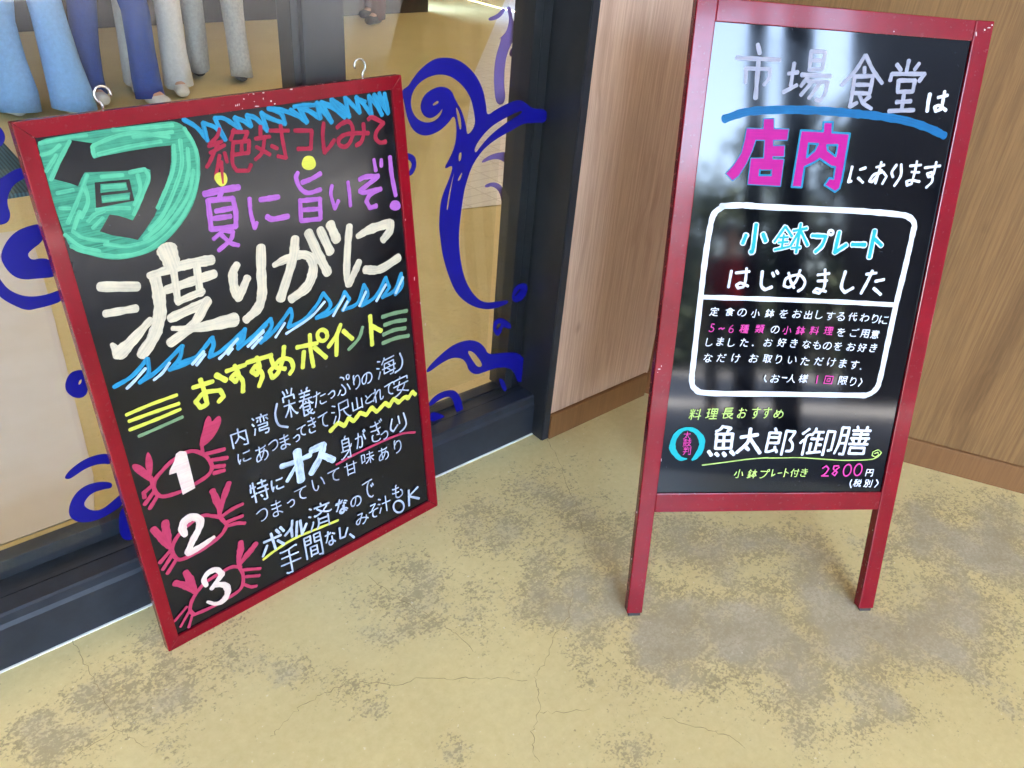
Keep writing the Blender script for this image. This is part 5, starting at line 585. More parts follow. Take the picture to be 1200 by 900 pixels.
{"n":"lettering","m":"pink","s":[[18,1,1023,6113,972,6114,965,6054,991,6052,1013,6038,1020,6018,1014,5993,1000,5980,979,5972,948,5977,940,5982,938,5992],[18,1,1322,6033,1361,6035,1380,6028,1389,6014,1390,6003,1386,5986,1380,5976,1363,5965,1335,5966,1319,5978,1314,5988,1313,5998,1316,6026,1322,6031,1328,6054,1346,6077,1374,6100],[18,1,1551,6044,1540,6040,1525,6013,1518,6007,1517,5999],[18,1,1574,6017,1575,6025,1569,6034,1552,6041],[18,1,1590,6085,1677,6082],[18,1,1578,6065,1528,6067],[18,1,1592,6040,1670,6038],[18,1,1665,5991,1586,5993],[18,1,1633,6060,1595,6061,1590,6017,1668,6016,1673,6058,1633,6060],[18,1,1638,6105,1623,5969],[18,1,1530,6102,1559,6104,1576,6110,1595,6108,1599,6105,1620,6104,1676,6109],[18,1,1572,5969,1670,5966],[18,1,1559,6104,1545,5969],[18,1,1834,6105,1829,6116],[18,1,1937,5988,1954,5979,1958,5972,1963,5972],[18,1,1843,6006,1851,6004,1864,5994],[18,1,1843,6006,1819,5985,1809,5982],[18,1,1848,6082,1819,6060],[18,1,1880,6060,1864,6074,1851,6076],[18,1,1883,6116,1874,6103],[18,1,1901,6058,1962,6056],[18,1,1898,6031,1959,6029],[18,1,1852,6089,1855,6119],[18,1,1878,5975,1904,5987],[18,1,1928,6085,1935,6110],[18,1,1846,6037,1843,6006],[18,1,1868,6042,1876,6037,1874,6023,1813,6025],[18,1,1928,6085,1904,6084,1895,6006,1954,6003,1965,6081,1928,6085],[18,1,1902,6113,1973,6111],[18,1,1848,6087,1848,6082,1851,6081,1848,6056],[18,1,1821,6090,1885,6088],[18,1,2472,6058,2491,6009,2493,5994],[18,1,2427,6101,2412,5964,2408,5960,2394,5958,2383,5959,2375,5964],[18,1,2373,6061,2363,6035,2344,6003],[18,1,2645,6105,2642,6095],[18,1,2758,5993,2744,6015,2734,6052,2728,6062],[18,1,2642,6095,2649,6093,2668,6075],[18,1,2654,6011,2646,5986],[18,1,2612,5987,2609,6007,2613,6014],[18,1,2738,5988,2683,5990,2675,5998],[18,1,2656,6029,2610,6030],[18,1,2656,6059,2622,6060,2616,6067],[18,1,2726,6101,2709,5954],[18,1,2638,6060,2630,5971],[18,1,2597,5965,2604,5963,2630,5971,2655,5974],[18,1,2714,6063,2708,6058,2690,6018,2670,5993],[18,1,2685,6067,2713,6066,2714,6063,2728,6062,2731,6065,2761,6064],[18,1,2642,6095,2636,6093,2630,6083,2622,6079,2616,6067,2610,6067,2608,6064],[19,1,2865,5984,2866,5993,2880,6011,2890,6030,2899,6035],[19,1,2954,6050,2974,6038],[19,1,2886,6072,2882,6099],[19,1,2905,6052,2911,6109],[19,1,2901,6050,2899,6035],[19,1,2894,5962,2902,6032],[19,1,3028,6010,3003,6009],[19,1,3001,6005,2943,5999],[19,1,2981,6086,2971,6092],[19,1,2926,6070,2938,6098],[19,1,2924,5999,2925,6011,2914,6028,2899,6035],[19,1,2875,6053,2933,6051],[19,1,2997,5959,3014,6106],[19,1,3299,5964,3192,5967],[19,1,3296,6001,3210,6003],[19,1,3153,6048,3190,6047],[19,1,3301,6066,3219,6068],[19,1,3168,5993,3178,6098],[19,1,3249,5965,3264,6100],[19,1,3301,6066,3297,6033,3215,6035,3223,6102,3303,6099,3301,6066],[19,1,3155,6100,3199,6099],[19,1,3140,5983,3162,5988,3168,5993,3189,5995],[19,1,3463,5007,3310,5012],[19,1,3363,5094,3367,5113,3427,5111,3422,5054,3360,5056,3363,5094],[19,1,3309,5004,3326,5158,3478,5151,3462,4998],[23,1,1114,6024,1153,6047,1179,6022,1218,6045],[24,1,3163,5161,3162,5008]],"p":[]},
{"n":"lettering","m":"lime","s":[[22,1,758,4288,759,4300,778,4327,791,4356,804,4363],[22,1,878,4388,905,4371],[22,1,785,4415,780,4453],[22,1,811,4387,819,4468],[22,1,806,4384,804,4363],[22,1,797,4257,808,4358],[22,1,977,4333,943,4331],[22,1,940,4326,863,4313],[22,1,914,4440,901,4447],[22,1,840,4413,856,4454],[22,1,836,4313,838,4330,824,4354,804,4363],[22,1,770,4387,849,4387],[22,1,936,4258,958,4469],[22,1,1293,4281,1149,4280],[22,1,1289,4334,1174,4333],[22,1,1097,4395,1147,4395],[22,1,1296,4428,1186,4427],[22,1,1117,4316,1131,4467],[22,1,1226,4281,1246,4475],[22,1,1296,4428,1291,4380,1181,4379,1191,4475,1299,4476,1296,4428],[22,1,1100,4469,1160,4470],[22,1,1079,4301,1109,4309,1117,4316,1146,4321],[22,1,1432,4380,1423,4296],[22,1,1574,4422,1442,4421],[22,1,1580,4458,1445,4457],[22,1,1423,4296,1445,4296,1495,4308,1505,4318],[22,1,1533,4328,1580,4360,1594,4362],[22,1,1437,4382,1452,4495,1589,4496],[22,1,1392,4382,1604,4384],[22,1,1495,4381,1504,4352,1519,4333,1533,4328,1534,4318,1587,4292,1602,4297],[22,1,1867,4448,1838,4470],[22,1,1759,4454,1718,4453],[22,1,1759,4454,1761,4456],[22,1,1761,4456,1803,4463],[22,1,1761,4456,1766,4498],[22,1,1753,4394,1788,4403,1820,4403,1834,4397,1845,4381,1845,4357,1840,4339,1832,4328,1799,4309,1785,4309,1779,4316],[22,1,1752,4385,1737,4383,1722,4371,1708,4355,1703,4342,1705,4327,1712,4316,1724,4309,1738,4309,1743,4313,1759,4454],[22,1,2058,4358,2059,4353,2061,4355],[22,1,1983,4474,2143,4478],[22,1,2082,4514,2074,4425,2077,4399,2063,4343,2035,4312,2017,4302,2007,4307],[22,1,2065,4355,2058,4360,2029,4362,2020,4379,2021,4403,2026,4417,2042,4432,2075,4432],[22,1,2275,4362,2276,4357,2278,4359],[22,1,2205,4473,2356,4477],[22,1,2298,4511,2291,4426,2293,4401,2280,4348,2253,4318,2237,4308,2227,4313],[22,1,2282,4360,2275,4364,2248,4366,2240,4382,2240,4405,2245,4419,2260,4433,2291,4433],[26,1,1133,3326,1564,3385,2079,3458,2435,3485],[21,1,1946,3183,1968,3126,1970,3108],[21,1,1897,3232,1880,3071,1876,3065,1860,3063,1848,3063,1839,3069],[21,1,1838,3183,1827,3152,1805,3114],[21,1,2121,3229,2118,3217],[21,1,2246,3101,2231,3127,2220,3170,2214,3182],[21,1,2118,3217,2126,3215,2147,3196],[21,1,2131,3119,2122,3089],[21,1,2085,3089,2082,3113,2086,3121],[21,1,2224,3095,2164,3095,2155,3105],[21,1,2133,3141,2083,3141],[21,1,2133,3176,2096,3176,2089,3184],[21,1,2211,3227,2193,3054],[21,1,2114,3176,2105,3071],[21,1,2069,3064,2076,3061,2105,3071,2132,3075],[21,1,2198,3182,2192,3176,2171,3129,2149,3099],[21,1,2165,3186,2197,3186,2198,3182,2214,3182,2216,3186,2249,3186],[21,1,2118,3217,2112,3215,2105,3203,2097,3198,2089,3184,2083,3184,2081,3180],[21,1,2465,3196,2467,3218,2476,3230,2487,3233,2498,3231,2506,3218,2503,3202,2494,3194,2465,3194],[21,1,2465,3196,2331,3198],[21,1,2465,3196,2465,3194],[21,1,2330,3062,2353,3058,2394,3080,2418,3099,2448,3141,2463,3180,2465,3194],[21,1,2537,4435,2533,4421,2513,4383,2502,4368,2494,4362],[21,1,2542,4435,2548,4468],[21,1,2492,4350,2501,4342],[21,1,2492,4350,2494,4362],[21,1,2492,4350,2482,4346,2467,4332,2449,4325,2433,4327,2423,4340,2424,4367,2432,4384,2443,4400,2454,4409,2466,4413],[21,1,2517,4310,2529,4309,2555,4318,2583,4339,2596,4370,2593,4402,2576,4424,2558,4433,2511,4436,2467,4422],[21,1,2494,4362,2484,4368,2466,4413,2467,4422,2463,4424,2458,4451,2466,4463],[23,1,2350,3479,2643,3480,3048,3489,3462,3464,3982,3433,4499,3445,4676,3498,4752,3594,4667,3653,4570,3615,4564,3541,4635,3498,4697,3552,4672,3604,4609,3577],[23,1,2570,3231,2564,3093,2625,3135],[23,1,2683,3157,2763,3167],[23,1,2831,3252,2817,3082],[23,1,2819,3199,2897,3157],[20,1,3038,3133,3022,3169],[20,1,2951,3176,2963,3190,2976,3193],[20,1,3011,3205,3111,3203],[20,1,3092,3241,3074,3091,3070,3086,3038,3087],[20,1,2967,3088,2977,3199,2982,3215,2986,3216,3001,3246],[20,1,3227,3253,3234,3250,3235,3226],[20,1,3228,3145,3242,3141,3262,3142,3253,3169,3252,3185],[20,1,3245,3185,3241,3224],[20,1,3164,3142,3157,3119,3162,3107,3170,3099,3192,3092,3251,3092],[20,1,3159,3183,3231,3182,3289,3190],[20,1,3281,3231,3219,3223,3167,3228]],"p":[]},
{"n":"painted_ring","m":"cyan_fill","s":[[[31,83,115,121,108,88,63,96,121,121,104,52],1,806,3456,682,3460,566,3568,497,3697,520,3889,617,4027,755,4075,925,4019,1059,3849,1062,3655,987,3504,922,3439]],"p":[]},
{"n":"lettering","m":"pink","s":[[15,1,736,3902,742,3901,752,3891],[15,1,736,3902,737,3912,751,3942,754,3959,758,3964],[15,1,736,3902,730,3900,709,3876,697,3869,694,3870],[15,1,758,3964,760,3964],[15,1,758,3964,758,3965],[15,1,758,3965,760,3966],[15,1,827,3879,819,3877,813,3880,788,3905,760,3964],[15,1,696,3965,757,3969],[15,1,760,3964,760,3966],[15,1,821,3972,763,3969,760,3966],[15,1,758,3965,758,4013],[15,1,852,3728,840,3728,815,3749],[15,1,842,3804,834,3777,815,3751],[15,1,842,3804,850,3809],[15,1,815,3751,814,3751],[15,1,815,3751,815,3749],[15,1,814,3751,800,3765,789,3787,787,3802],[15,1,814,3751,814,3749],[15,1,720,3741,717,3755,711,3757],[15,1,775,3722,790,3728,814,3749],[15,1,749,3732,752,3757],[15,1,815,3749,814,3749],[15,1,760,3783,759,3802,711,3799,711,3770,760,3773,760,3783],[15,1,842,3804,787,3802],[15,1,764,3825,707,3822],[15,1,769,3850,702,3846],[15,1,736,3863,736,3824],[15,1,847,3843,780,3839],[15,1,814,3804,814,3868],[15,1,769,3733,747,3732,745,3729,701,3721],[15,1,726,3691,738,3668],[15,1,806,3701,797,3697,787,3670,780,3666],[15,1,825,3599,825,3686],[15,1,723,3548,730,3548,747,3568,757,3594,757,3604],[15,1,827,3557,833,3552,856,3554,863,3559,863,3708],[15,1,801,3608,759,3606],[15,1,759,3606,757,3604],[15,1,757,3604,718,3604],[15,1,795,3652,726,3648],[15,1,761,3704,759,3606],[30,1,3589,3263,3652,3316,3715,3252,3669,3156,3596,3099,3731,3098],[30,1,3911,3312,3817,3316,3820,3242,3904,3178,3865,3103,3806,3146,3874,3231,3930,3284],[30,1,4187,3220,4177,3163,4151,3118,4115,3097,4078,3104,4047,3138,4031,3191,4032,3250,4051,3303,4082,3336,4120,3343,4155,3322,4179,3278,4187,3220],[30,1,4410,3231,4401,3173,4375,3129,4339,3107,4301,3115,4271,3149,4254,3201,4255,3261,4273,3313,4305,3347,4342,3354,4378,3333,4402,3289,4410,3231]],"p":[]},
{"n":"lettering","m":"board_white","s":[[59,1,1445,4132,1392,4064,1319,4025],[59,1,1425,4128,1605,4093,1542,4022],[60,1,1322,3968,1656,3976,1660,3683,1349,3674,1344,3957],[60,1,1487,3969,1503,3689],[59,1,1381,3829,1651,3834],[77,1,1222,3613,1284,3537],[77,1,1373,3570,1420,3527],[77,1,1518,3581,1562,3527],[77,1,1670,3614,1735,3549],[72,1,1828,3906,2154,3962],[73,1,1995,4078,1977,3810,1788,3593],[73,1,2020,3875,2251,3583],[73,1,1967,3691,2015,3648],[54,1,2689,3550,2723,4040,2895,4031,2886,3990,2817,3860,2885,3769,2892,3673,2876,3643,2848,3625,2775,3626],[54,1,2508,4007,2511,4049,2488,4090],[54,1,2600,3905,2381,3909],[54,1,2543,3655,2575,3636,2585,3600],[54,1,2543,3655,2534,3715],[54,1,2543,3655,2426,3615,2366,3610],[54,1,2373,3795,2592,3792,2607,4000,2388,4003,2366,3610],[55,1,3372,3760,3460,3758],[55,1,3257,3786,3244,3598],[55,1,3533,3545,3567,4038,3712,4030,3688,3664,3680,3645,3628,3640],[55,1,3132,3859,3087,3848,3040,3795],[55,1,3062,3986,3178,4086],[55,1,3479,4022,3304,4024],[55,1,3391,4023,3361,3609],[55,1,3250,3882,3476,3878],[55,1,3206,3587,3472,3613],[55,1,3316,4095,3304,4024,3281,4012,3256,3965,3191,3966,3134,3883,3116,3552],[55,1,3828,3795,3971,3793],[55,1,4342,4062,4361,4132],[55,1,4374,3573,4375,3696,4079,3701,4070,3579],[55,1,4374,3573,4070,3579],[55,1,4162,4058,4167,4115,4147,4141],[55,1,4084,3862,4105,3861,4118,3842,4121,3778],[55,1,3983,3959,3841,3961],[55,1,4366,3895,4370,3845,4346,3806,4344,3774],[55,1,4256,4057,4236,3776],[55,1,4401,3978,4092,3983],[55,1,4431,3894,4058,3900],[55,1,4042,3779,4423,3773],[55,1,3768,3578,3827,3789,3853,4119,3988,4117,3957,3600,3933,3568,3875,3569],[55,1,4435,4055,4077,4060],[21,1,4587,3237,4582,3170],[21,1,4653,3168,4514,3171],[21,1,4618,3094,4644,3095,4648,3105,4656,3235,4519,3238,4509,3097],[19,1,4416,2939,4411,2876,4414,2872,4440,2873,4443,2896],[19,1,4326,2949,4315,2944,4292,2909,4292,2902],[19,1,4349,2874,4365,2884,4378,2900,4387,2926,4389,2939],[19,1,4301,2972,4330,2969],[19,1,4438,3016,4425,2984],[19,1,4330,2969,4330,2971],[19,1,4392,2985,4395,3002,4389,3019],[19,1,4334,3012,4330,2971],[19,1,4354,2971,4330,2971],[19,1,4349,2937,4341,2949,4326,2952],[19,1,4416,2939,4370,2941,4375,2985,4442,2984,4439,2940,4416,2939],[19,1,4319,2873,4330,2969],[19,1,4310,3009,4334,3012,4352,3018,4357,3016],[19,1,4679,3011,4661,2867,4657,2862,4642,2861,4625,2866],[19,1,4630,2995,4621,2909],[19,1,4549,2931,4592,2928,4586,2891,4576,2865,4571,2862,4550,2864],[19,1,4554,2963,4594,2962,4597,3011,4539,3012,4533,2965,4554,2963],[19,1,4554,2963,4541,2907,4526,2878,4514,2867],[24,1,4235,3016,4216,2930,4253,2843],[24,1,4760,3015,4803,2939,4750,2852]],"p":[]}]
CHIPS_LEFT = [{"n":"paint_chip","m":"chip","s":[],"p":[[[3319,9343,3313,9337,3296,9338,3290,9339,3293,9350,3302,9359,3311,9351]],[[3162,9266,3154,9251,3148,9251,3142,9261,3146,9275,3153,9279,3159,9274]],[[3189,9266,3183,9255,3176,9251,3172,9261,3176,9275,3183,9286,3190,9285]],[[3217,9271,3211,9259,3205,9250,3205,9267,3207,9278,3213,9291,3218,9282]],[[3550,9207,3522,9203,3493,9206,3464,9213,3476,9220,3498,9221,3535,9214]],[[3776,9258,3769,9248,3756,9248,3750,9255,3744,9269,3761,9272,3777,9275]],[[3837,9212,3833,9207,3815,9203,3804,9211,3811,9217,3820,9225,3832,9220]],[[3673,9399,3664,9393,3647,9393,3634,9400,3637,9408,3649,9410,3664,9406]],[[3496,9399,3493,9395,3477,9393,3466,9399,3466,9406,3482,9408,3492,9404]],[[4177,9398,4173,9393,4150,9390,4125,9399,4133,9408,4151,9412,4176,9409]],[[3640,9314,3639,9304,3632,9301,3627,9309,3628,9319,3636,9325,3642,9326]],[[3402,9398,3396,9395,3390,9395,3385,9398,3387,9401,3392,9405,3399,9403]],[[3262,9206,3258,9203,3250,9202,3246,9206,3248,9211,3253,9212,3261,9212]],[[3481,9286,3479,9282,3471,9283,3465,9286,3464,9291,3473,9294,3480,9292]],[[6288,5587,6283,5553,6273,5543,6271,5573,6273,5610,6281,5619,6290,5621]],[[6384,5034,6381,5016,6371,5014,6365,5031,6365,5052,6375,5055,6383,5049]],[[6198,6803,6193,6783,6185,6786,6183,6798,6181,6816,6190,6822,6199,6823]],[[6467,4537,6460,4514,6448,4513,6442,4529,6448,4554,6454,4569,6461,4561]]]}]
CHIPS_GLINT_RIGHT = [{"n":"paint_chip","m":"chip","s":[],"p":[[[4931,11212,4934,11185,4925,11179,4915,11195,4903,11232,4909,11246,4918,11247]],[[5150,11324,5142,11316,5117,11314,5094,11315,5100,11324,5111,11329,5139,11330]],[[5071,11286,5063,11273,5054,11270,5041,11279,5041,11288,5045,11301,5062,11295]],[[3463,11167,3464,11163,3454,11157,3448,11164,3443,11170,3451,11175,3462,11174]],[[5182,11365,5177,11354,5169,11354,5159,11359,5154,11370,5164,11374,5173,11378]],[[97,5256,79,5249,63,5244,44,5248,43,5262,59,5264,77,5264]],[[107,5317,107,5305,100,5295,93,5310,93,5323,97,5331,102,5331]],[[53,5194,50,5188,42,5188,36,5189,38,5198,41,5201,48,5198]],[[304,3452,304,3428,300,3413,294,3437,290,3465,293,3480,300,3477]],[[-81,1321,-81,1303,-86,1306,-91,1315,-94,1329,-89,1341,-83,1336]],[[-68,2351,-70,2329,-75,2323,-82,2339,-82,2360,-80,2381,-74,2370]]]}]  # first mark paints the highlight on the joint; the rest are chips
WAVES = [[[-7554,9010,-7391,9071,-7298,9195,-7135,9350,-6900,9482,-6709,9525,-6364,9493,-6106,9368,-5836,9151,-5631,8852,-5526,8511,-5496,8319,-5244,8440,-4859,8548,-4630,8564,-4412,8438,-4281,8337,-3851,8291,-3812,7994,-4217,8041,-4518,8054,-4802,7955,-5250,7813,-5576,7635,-5835,7339,-5955,6996,-6002,6821,-6063,6365,-6097,5891,-6045,5383,-5900,4835,-5666,4403,-5333,4039,-4879,3942,-4548,3908,-4506,3811,-4865,3768,-5256,3838,-5709,4087,-6090,4462,-6315,4939,-6505,5489,-6593,5995,-6622,6238,-6598,6697,-6524,6911,-6364,7221,-6304,7454,-6550,7373,-6389,7597,-6267,7839,-6245,8174,-6319,8452,-6468,8284,-6718,8141,-7019,8105,-7267,8226,-7412,8474,-7484,8794],[-6606,8604,-6618,8505,-6750,8378,-6974,8352,-7196,8450,-7342,8663,-7329,8932,-7156,9126,-6846,9233,-6502,9205,-6191,9023,-5944,8760,-5836,8461,-5775,8160,-5980,7972,-6018,8189,-6139,8494,-6305,8714,-6416,8924,-6644,9012,-6888,8968,-7056,8867,-7136,8680,-7050,8493,-6876,8425,-6703,8494],[-6301,8633,-6172,8415,-6123,8159,-6174,8115,-6237,8340],[-6858,8691,-6736,8757,-6685,8712,-6807,8658],[-5648,7886,-5385,8092,-5056,8217,-4635,8331,-4545,8313,-4599,8262,-4991,8123,-5372,7929,-5636,7710,-5740,7592,-5790,7687],[-6179,7654,-6100,7686,-6107,7513,-6171,7478],[-6181,7124,-6053,7283,-6099,7111,-6163,7076],[-6445,6508,-6389,6888,-6248,7402,-6351,6881,-6401,6500]],[[-7508,7875,-7337,7818,-7228,7740,-7196,7567,-7260,7428,-7349,7374,-7458,7383,-7350,7485,-7296,7603,-7371,7706,-7508,7759]],[[-4961,3363,-4873,3492,-4659,3461,-4369,3188,-4356,3056,-4521,3119,-4637,3204,-4679,3027,-4795,2967,-4915,3131],[-4855,3270,-4791,3344,-4680,3293,-4744,3205,-4824,3147]],[[-6868,2766,-6459,3029,-6075,3181,-5674,3159,-5395,3028,-5171,2799,-5046,2533,-4571,2442,-4113,2313,-3817,2026,-3689,1706,-3739,1302,-4001,1346,-4084,1635,-4301,1916,-4759,2073,-5120,2065,-5405,2085,-5625,2273,-5708,2528,-5853,2704,-6126,2826,-6452,2779,-6865,2622],[-5727,2883,-5517,2783,-5250,2405,-5205,2259,-5347,2275,-5499,2489]],[[-4658,1734,-4460,1595,-4332,1269,-4401,1189,-4560,1458]],[[-6785,1814,-6492,1965,-6088,1914,-5871,1668,-5723,1203,-5773,1085,-5952,1155,-6036,1495,-6149,1738,-6420,1774,-6781,1642]],[[-6745,1502,-6475,1362,-6228,1128,-6738,1149]],[[-4426,4018,-4375,4174,-4184,4265,-3972,4183,-3918,3997,-4033,3797,-4231,3735,-4409,3842],[-4297,3926,-4138,4084,-4221,4105,-4367,3956]],[[-13859,7693,-13971,7699,-14178,7658,-14347,7528,-14479,7324,-14465,7151,-14393,6978,-14271,6887,-14073,6862,-13858,6826,-13823,6890,-13852,7127,-13974,7173,-14092,7166,-14132,7244,-14103,7306,-13857,7440,-13817,7684]],[[-14614,7220,-14564,6968,-14498,6776,-14332,6625,-14138,6573,-13957,6579,-13804,6612,-13824,6414,-13998,6387,-14180,6382,-14343,6384,-14500,6526,-14632,6688,-14693,6897]],[[-14084,9170,-14032,9121,-14004,9018,-14033,8936,-14092,8872,-14157,8866]],[[-14268,8413,-14183,8444,-14033,8525,-13880,8555,-13868,8408,-14050,8340,-14159,8212,-14212,8067,-14199,7909,-14259,7794,-14369,7778,-14418,7794]],[[-14083,4994,-14117,4880,-14098,4767,-14018,4647,-13893,4605,-13791,4696,-13747,5000,-13771,5126,-13946,5153,-14033,5080],[-13890,4946,-13836,4968,-13872,4875,-13919,4871]],[[-14498,3154,-14368,3283,-14102,3399,-13856,3393,-13697,3322,-13705,3083,-13893,3199,-14141,3202,-14391,3093,-14458,3101]],[[-13785,2714,-14001,2828,-14250,2840,-14456,2694,-14592,2413,-14560,2192,-14377,2031,-14089,1993,-13770,2089,-13656,2188,-13667,2401,-13804,2315,-14053,2183,-14224,2246,-14321,2399,-14297,2514,-14147,2639,-13931,2624,-13809,2584]],[[-13779,2041,-13621,2065,-13610,1242,-13768,1246,-13862,1372,-13873,1609]]]
WAVES_REFLECTED = [[[-4643,9552,-4393,9705,-4353,9985,-4468,10175,-4339,10194,-4239,9839,-4085,9974,-3651,10052,-3628,9860,-3929,9777,-4240,9505,-4382,9222,-4410,8777,-4294,8253,-4568,8229,-4674,8699,-4680,9193,-4517,9616]],[[-3611,9714,-3593,9566,-4025,9395,-4241,9163,-4323,9316,-4040,9542]],[[-4862,7088,-4590,7187,-4162,7182,-3776,6986,-3553,6663,-3569,6459,-3877,6509,-4010,6734,-4290,7004,-4581,7075,-4891,7009]],[[-4752,6508,-4467,6530,-4197,6357,-4040,5851,-4192,5880,-4299,6257,-4532,6442,-4745,6421]],[[-4071,7749,-3835,7556,-3532,7490,-3523,7405,-3903,7509,-4174,7707]],[[-4934,9986,-4684,10045,-4533,10177,-4464,10129,-4613,9973,-4866,9924]],[[-4252,10306,-3985,10298,-4056,10020,-4167,10118]]]
# ------------------------------------------------------------------ ground
def floor_pt(px, py):
    """a point of the floor, from its bearing measured off the photograph's survey"""
    d = R_ * ((px - 600) / 946.09) - U_ * ((py - 450) / 946.09) + _f
    t = -CAM_LOC.z / d.z
    return CAM_LOC + d * t

WEAR = [  # (x, y in survey units, radius, strength) rubbed patches of the coating
    (640, 690, 45, .34), (700, 700, 60, .42), (790, 740, 60, .42), (870, 740, 60, .42), (900, 775, 45, .40), (1000, 725, 70, .46), (1060, 735, 55, .46),
    (1110, 700, 60, .42), (1160, 650, 60, .42), (1010, 800, 45, .40), (1040, 825, 35, .40), (1005, 850, 30, .30), (1100, 620, 70, .40), (1170, 610, 50, .36), (1060, 630, 50, .40),
    (820, 640, 60, .26), (900, 630, 60, .28), (965, 660, 45, .34), (720, 640, 45, .26), (680, 600, 50, .22), (570, 620, 70, .20), (480, 690, 60, .28), (470, 740, 40, .34),
    (400, 810, 45, .22), (330, 790, 60, .20), (270, 760, 60, .20), (200, 800, 70, .25), (210, 870, 40, .32), (150, 825, 40, .26), (120, 815, 40, .25), (30, 875, 60, .24), (90, 880, 40, .18), (350, 830, 50, .16), (430, 810, 30, .24),
    (690, 760, 40, .22), (770, 800, 60, .18), (850, 800, 50, .28), (690, 875, 60, .20), (540, 890, 40, .26), (930, 840, 60, .24), (960, 860, 60, .20), (640, 560, 50, .14), (1190, 830, 40, .2), (560, 710, 50, .2), (1120, 770, 50, .24), (1180, 720, 50, .22)]
WP = []
for (a, b, r, s) in WEAR:
    s = min(s + .06, .29) if a < 620 else s + (.02 if b > 780 else 0.04)
    c = floor_pt(a, b)
    e = floor_pt(a + r, b)
    WP.append((c.x, c.y, (e - c).length, s))

def wear_at(x, y):
    w = 0.0
    p = Vector((x * 5.0, y * 5.0, 3.1))
    dx = 0.09 * noise.noise(p) + 0.04 * noise.noise(p * 2.7)
    dy = 0.09 * noise.noise(p + Vector((9, 4, 1))) + 0.04 * noise.noise(p * 2.7 + Vector((3, 8, 2)))
    X, Y = x + dx, y + dy
    for cx, cy, r, s in WP:
        q = ((X - cx) ** 2 + ((Y - cy)) ** 2) / (r * r)
        if q < 4:
            w = max(w, s * math.exp(-q * 0.8)) + 0.05 * s * math.exp(-q)
    w *= 0.92 + 0.45 * noise.noise(Vector((x * 8.0, y * 8.0, 5.2))) + 0.3 * noise.noise(Vector((x * 19.0, y * 19.0, 1.2)))
    w += 0.09 * noise.noise(Vector((x * 2.2, y * 2.2, 0.4))) + 0.06 * noise.noise(Vector((x * 7.0, y * 7.0, 2.4))) + 0.02
    if y > 0.25 or y < -1.7:
        w += 0.02
    return min(max(w, 0.0), 0.60)

bm = bmesh.new()
def axis(a, b, fine0, fine1, step, coarse):
    v, out = a, []
    while v < b - 1e-6:
        out.append(v)
        v += step if fine0 <= v < fine1 else coarse
    out.append(b)
    return out
XS = axis(-6.0, 7.0, -2.0, 0.9, 0.012, 0.22)
YS = axis(-2.6, 8.0, -1.7, 0.1, 0.012, 0.22)
grid = [[bm.verts.new((x, y, 0)) for y in YS] for x in XS]
for i in range(len(XS) - 1):
    for j in range(len(YS) - 1):
        bm.faces.new((grid[i][j], grid[i + 1][j], grid[i + 1][j + 1], grid[i][j + 1]))
floor = finish("floor", bm, MAT['floor'])
at = floor.data.attributes.new("wear", 'FLOAT', 'POINT')
at.data.foreach_set("value", [wear_at(v.co.x, v.co.y) for v in floor.data.vertices])
tag(floor, "worn yellow coated concrete floor", None, None, "structure")

CRACKS = [
    [(638, 508), (647, 525), (659, 550), (665, 573), (675, 590), (680, 610), (686, 635), (688, 650)],
    [(671, 685), (667, 722), (648, 748), (637, 777), (626, 795), (631, 810), (631, 835), (624, 858), (625, 882), (633, 900)],
    [(85, 752), (97, 775), (112, 800), (124, 822), (135, 855), (155, 867), (180, 882)], [(135, 857), (100, 880), (75, 893)],
    [(317, 865), (332, 847), (355, 827), (380, 812), (400, 805), (420, 792)], [(420, 797), (460, 805), (490, 795), (525, 795), (565, 796), (600, 796), (626, 799)],
    [(633, 835), (660, 835), (708, 832)], [(747, 798), (760, 801)], [(775, 840), (815, 852), (848, 861), (885, 882)], [(862, 787), (880, 810), (895, 832), (902, 838)],
    [(430, 675), (460, 697), (490, 715), (520, 732), (540, 750), (565, 772)]]
cm = plain("crack_dirt", (0.33, 0.255, 0.13), 0.9, 0, 0.3)
bm = bmesh.new()
rnd = random.Random(11)
for cr in CRACKS:
    P = [floor_pt(*q) for q in cr]
    Q = []
    for a, b in zip(P, P[1:]):
        for k in range(6):
            q = a.lerp(b, k / 6)
            Q.append(Vector((q.x + rnd.uniform(-.0035, .0035), q.y + rnd.uniform(-.0035, .0035), 0.0012)))
    prev = None
    for i in range(len(Q) - 1):
        d = (Q[i + 1] - Q[i]).normalized()
        s = Vector((-d.y, d.x, 0)) * rnd.uniform(0.0002, 0.0008)
        cur_ = (bm.verts.new(Q[i] + s), bm.verts.new(Q[i] - s))
        if prev:
            bm.faces.new((prev[0], prev[1], cur_[1], cur_[0]))
        prev = cur_
finish("crack", bm, cm, floor)

bm = bmesh.new()
for q in ((-150, -200), (150, -200), (150, 120), (-150, 120)):
    bm.verts.new((*q, -0.006))
bm.faces.new(bm.verts)
pavement = finish("pavement", bm, plain("grey_paving", (0.11, 0.108, 0.105), 0.7, 0, 0.2, 2.0))
tag(pavement, "grey paving in front of the shop", None, None, "structure")

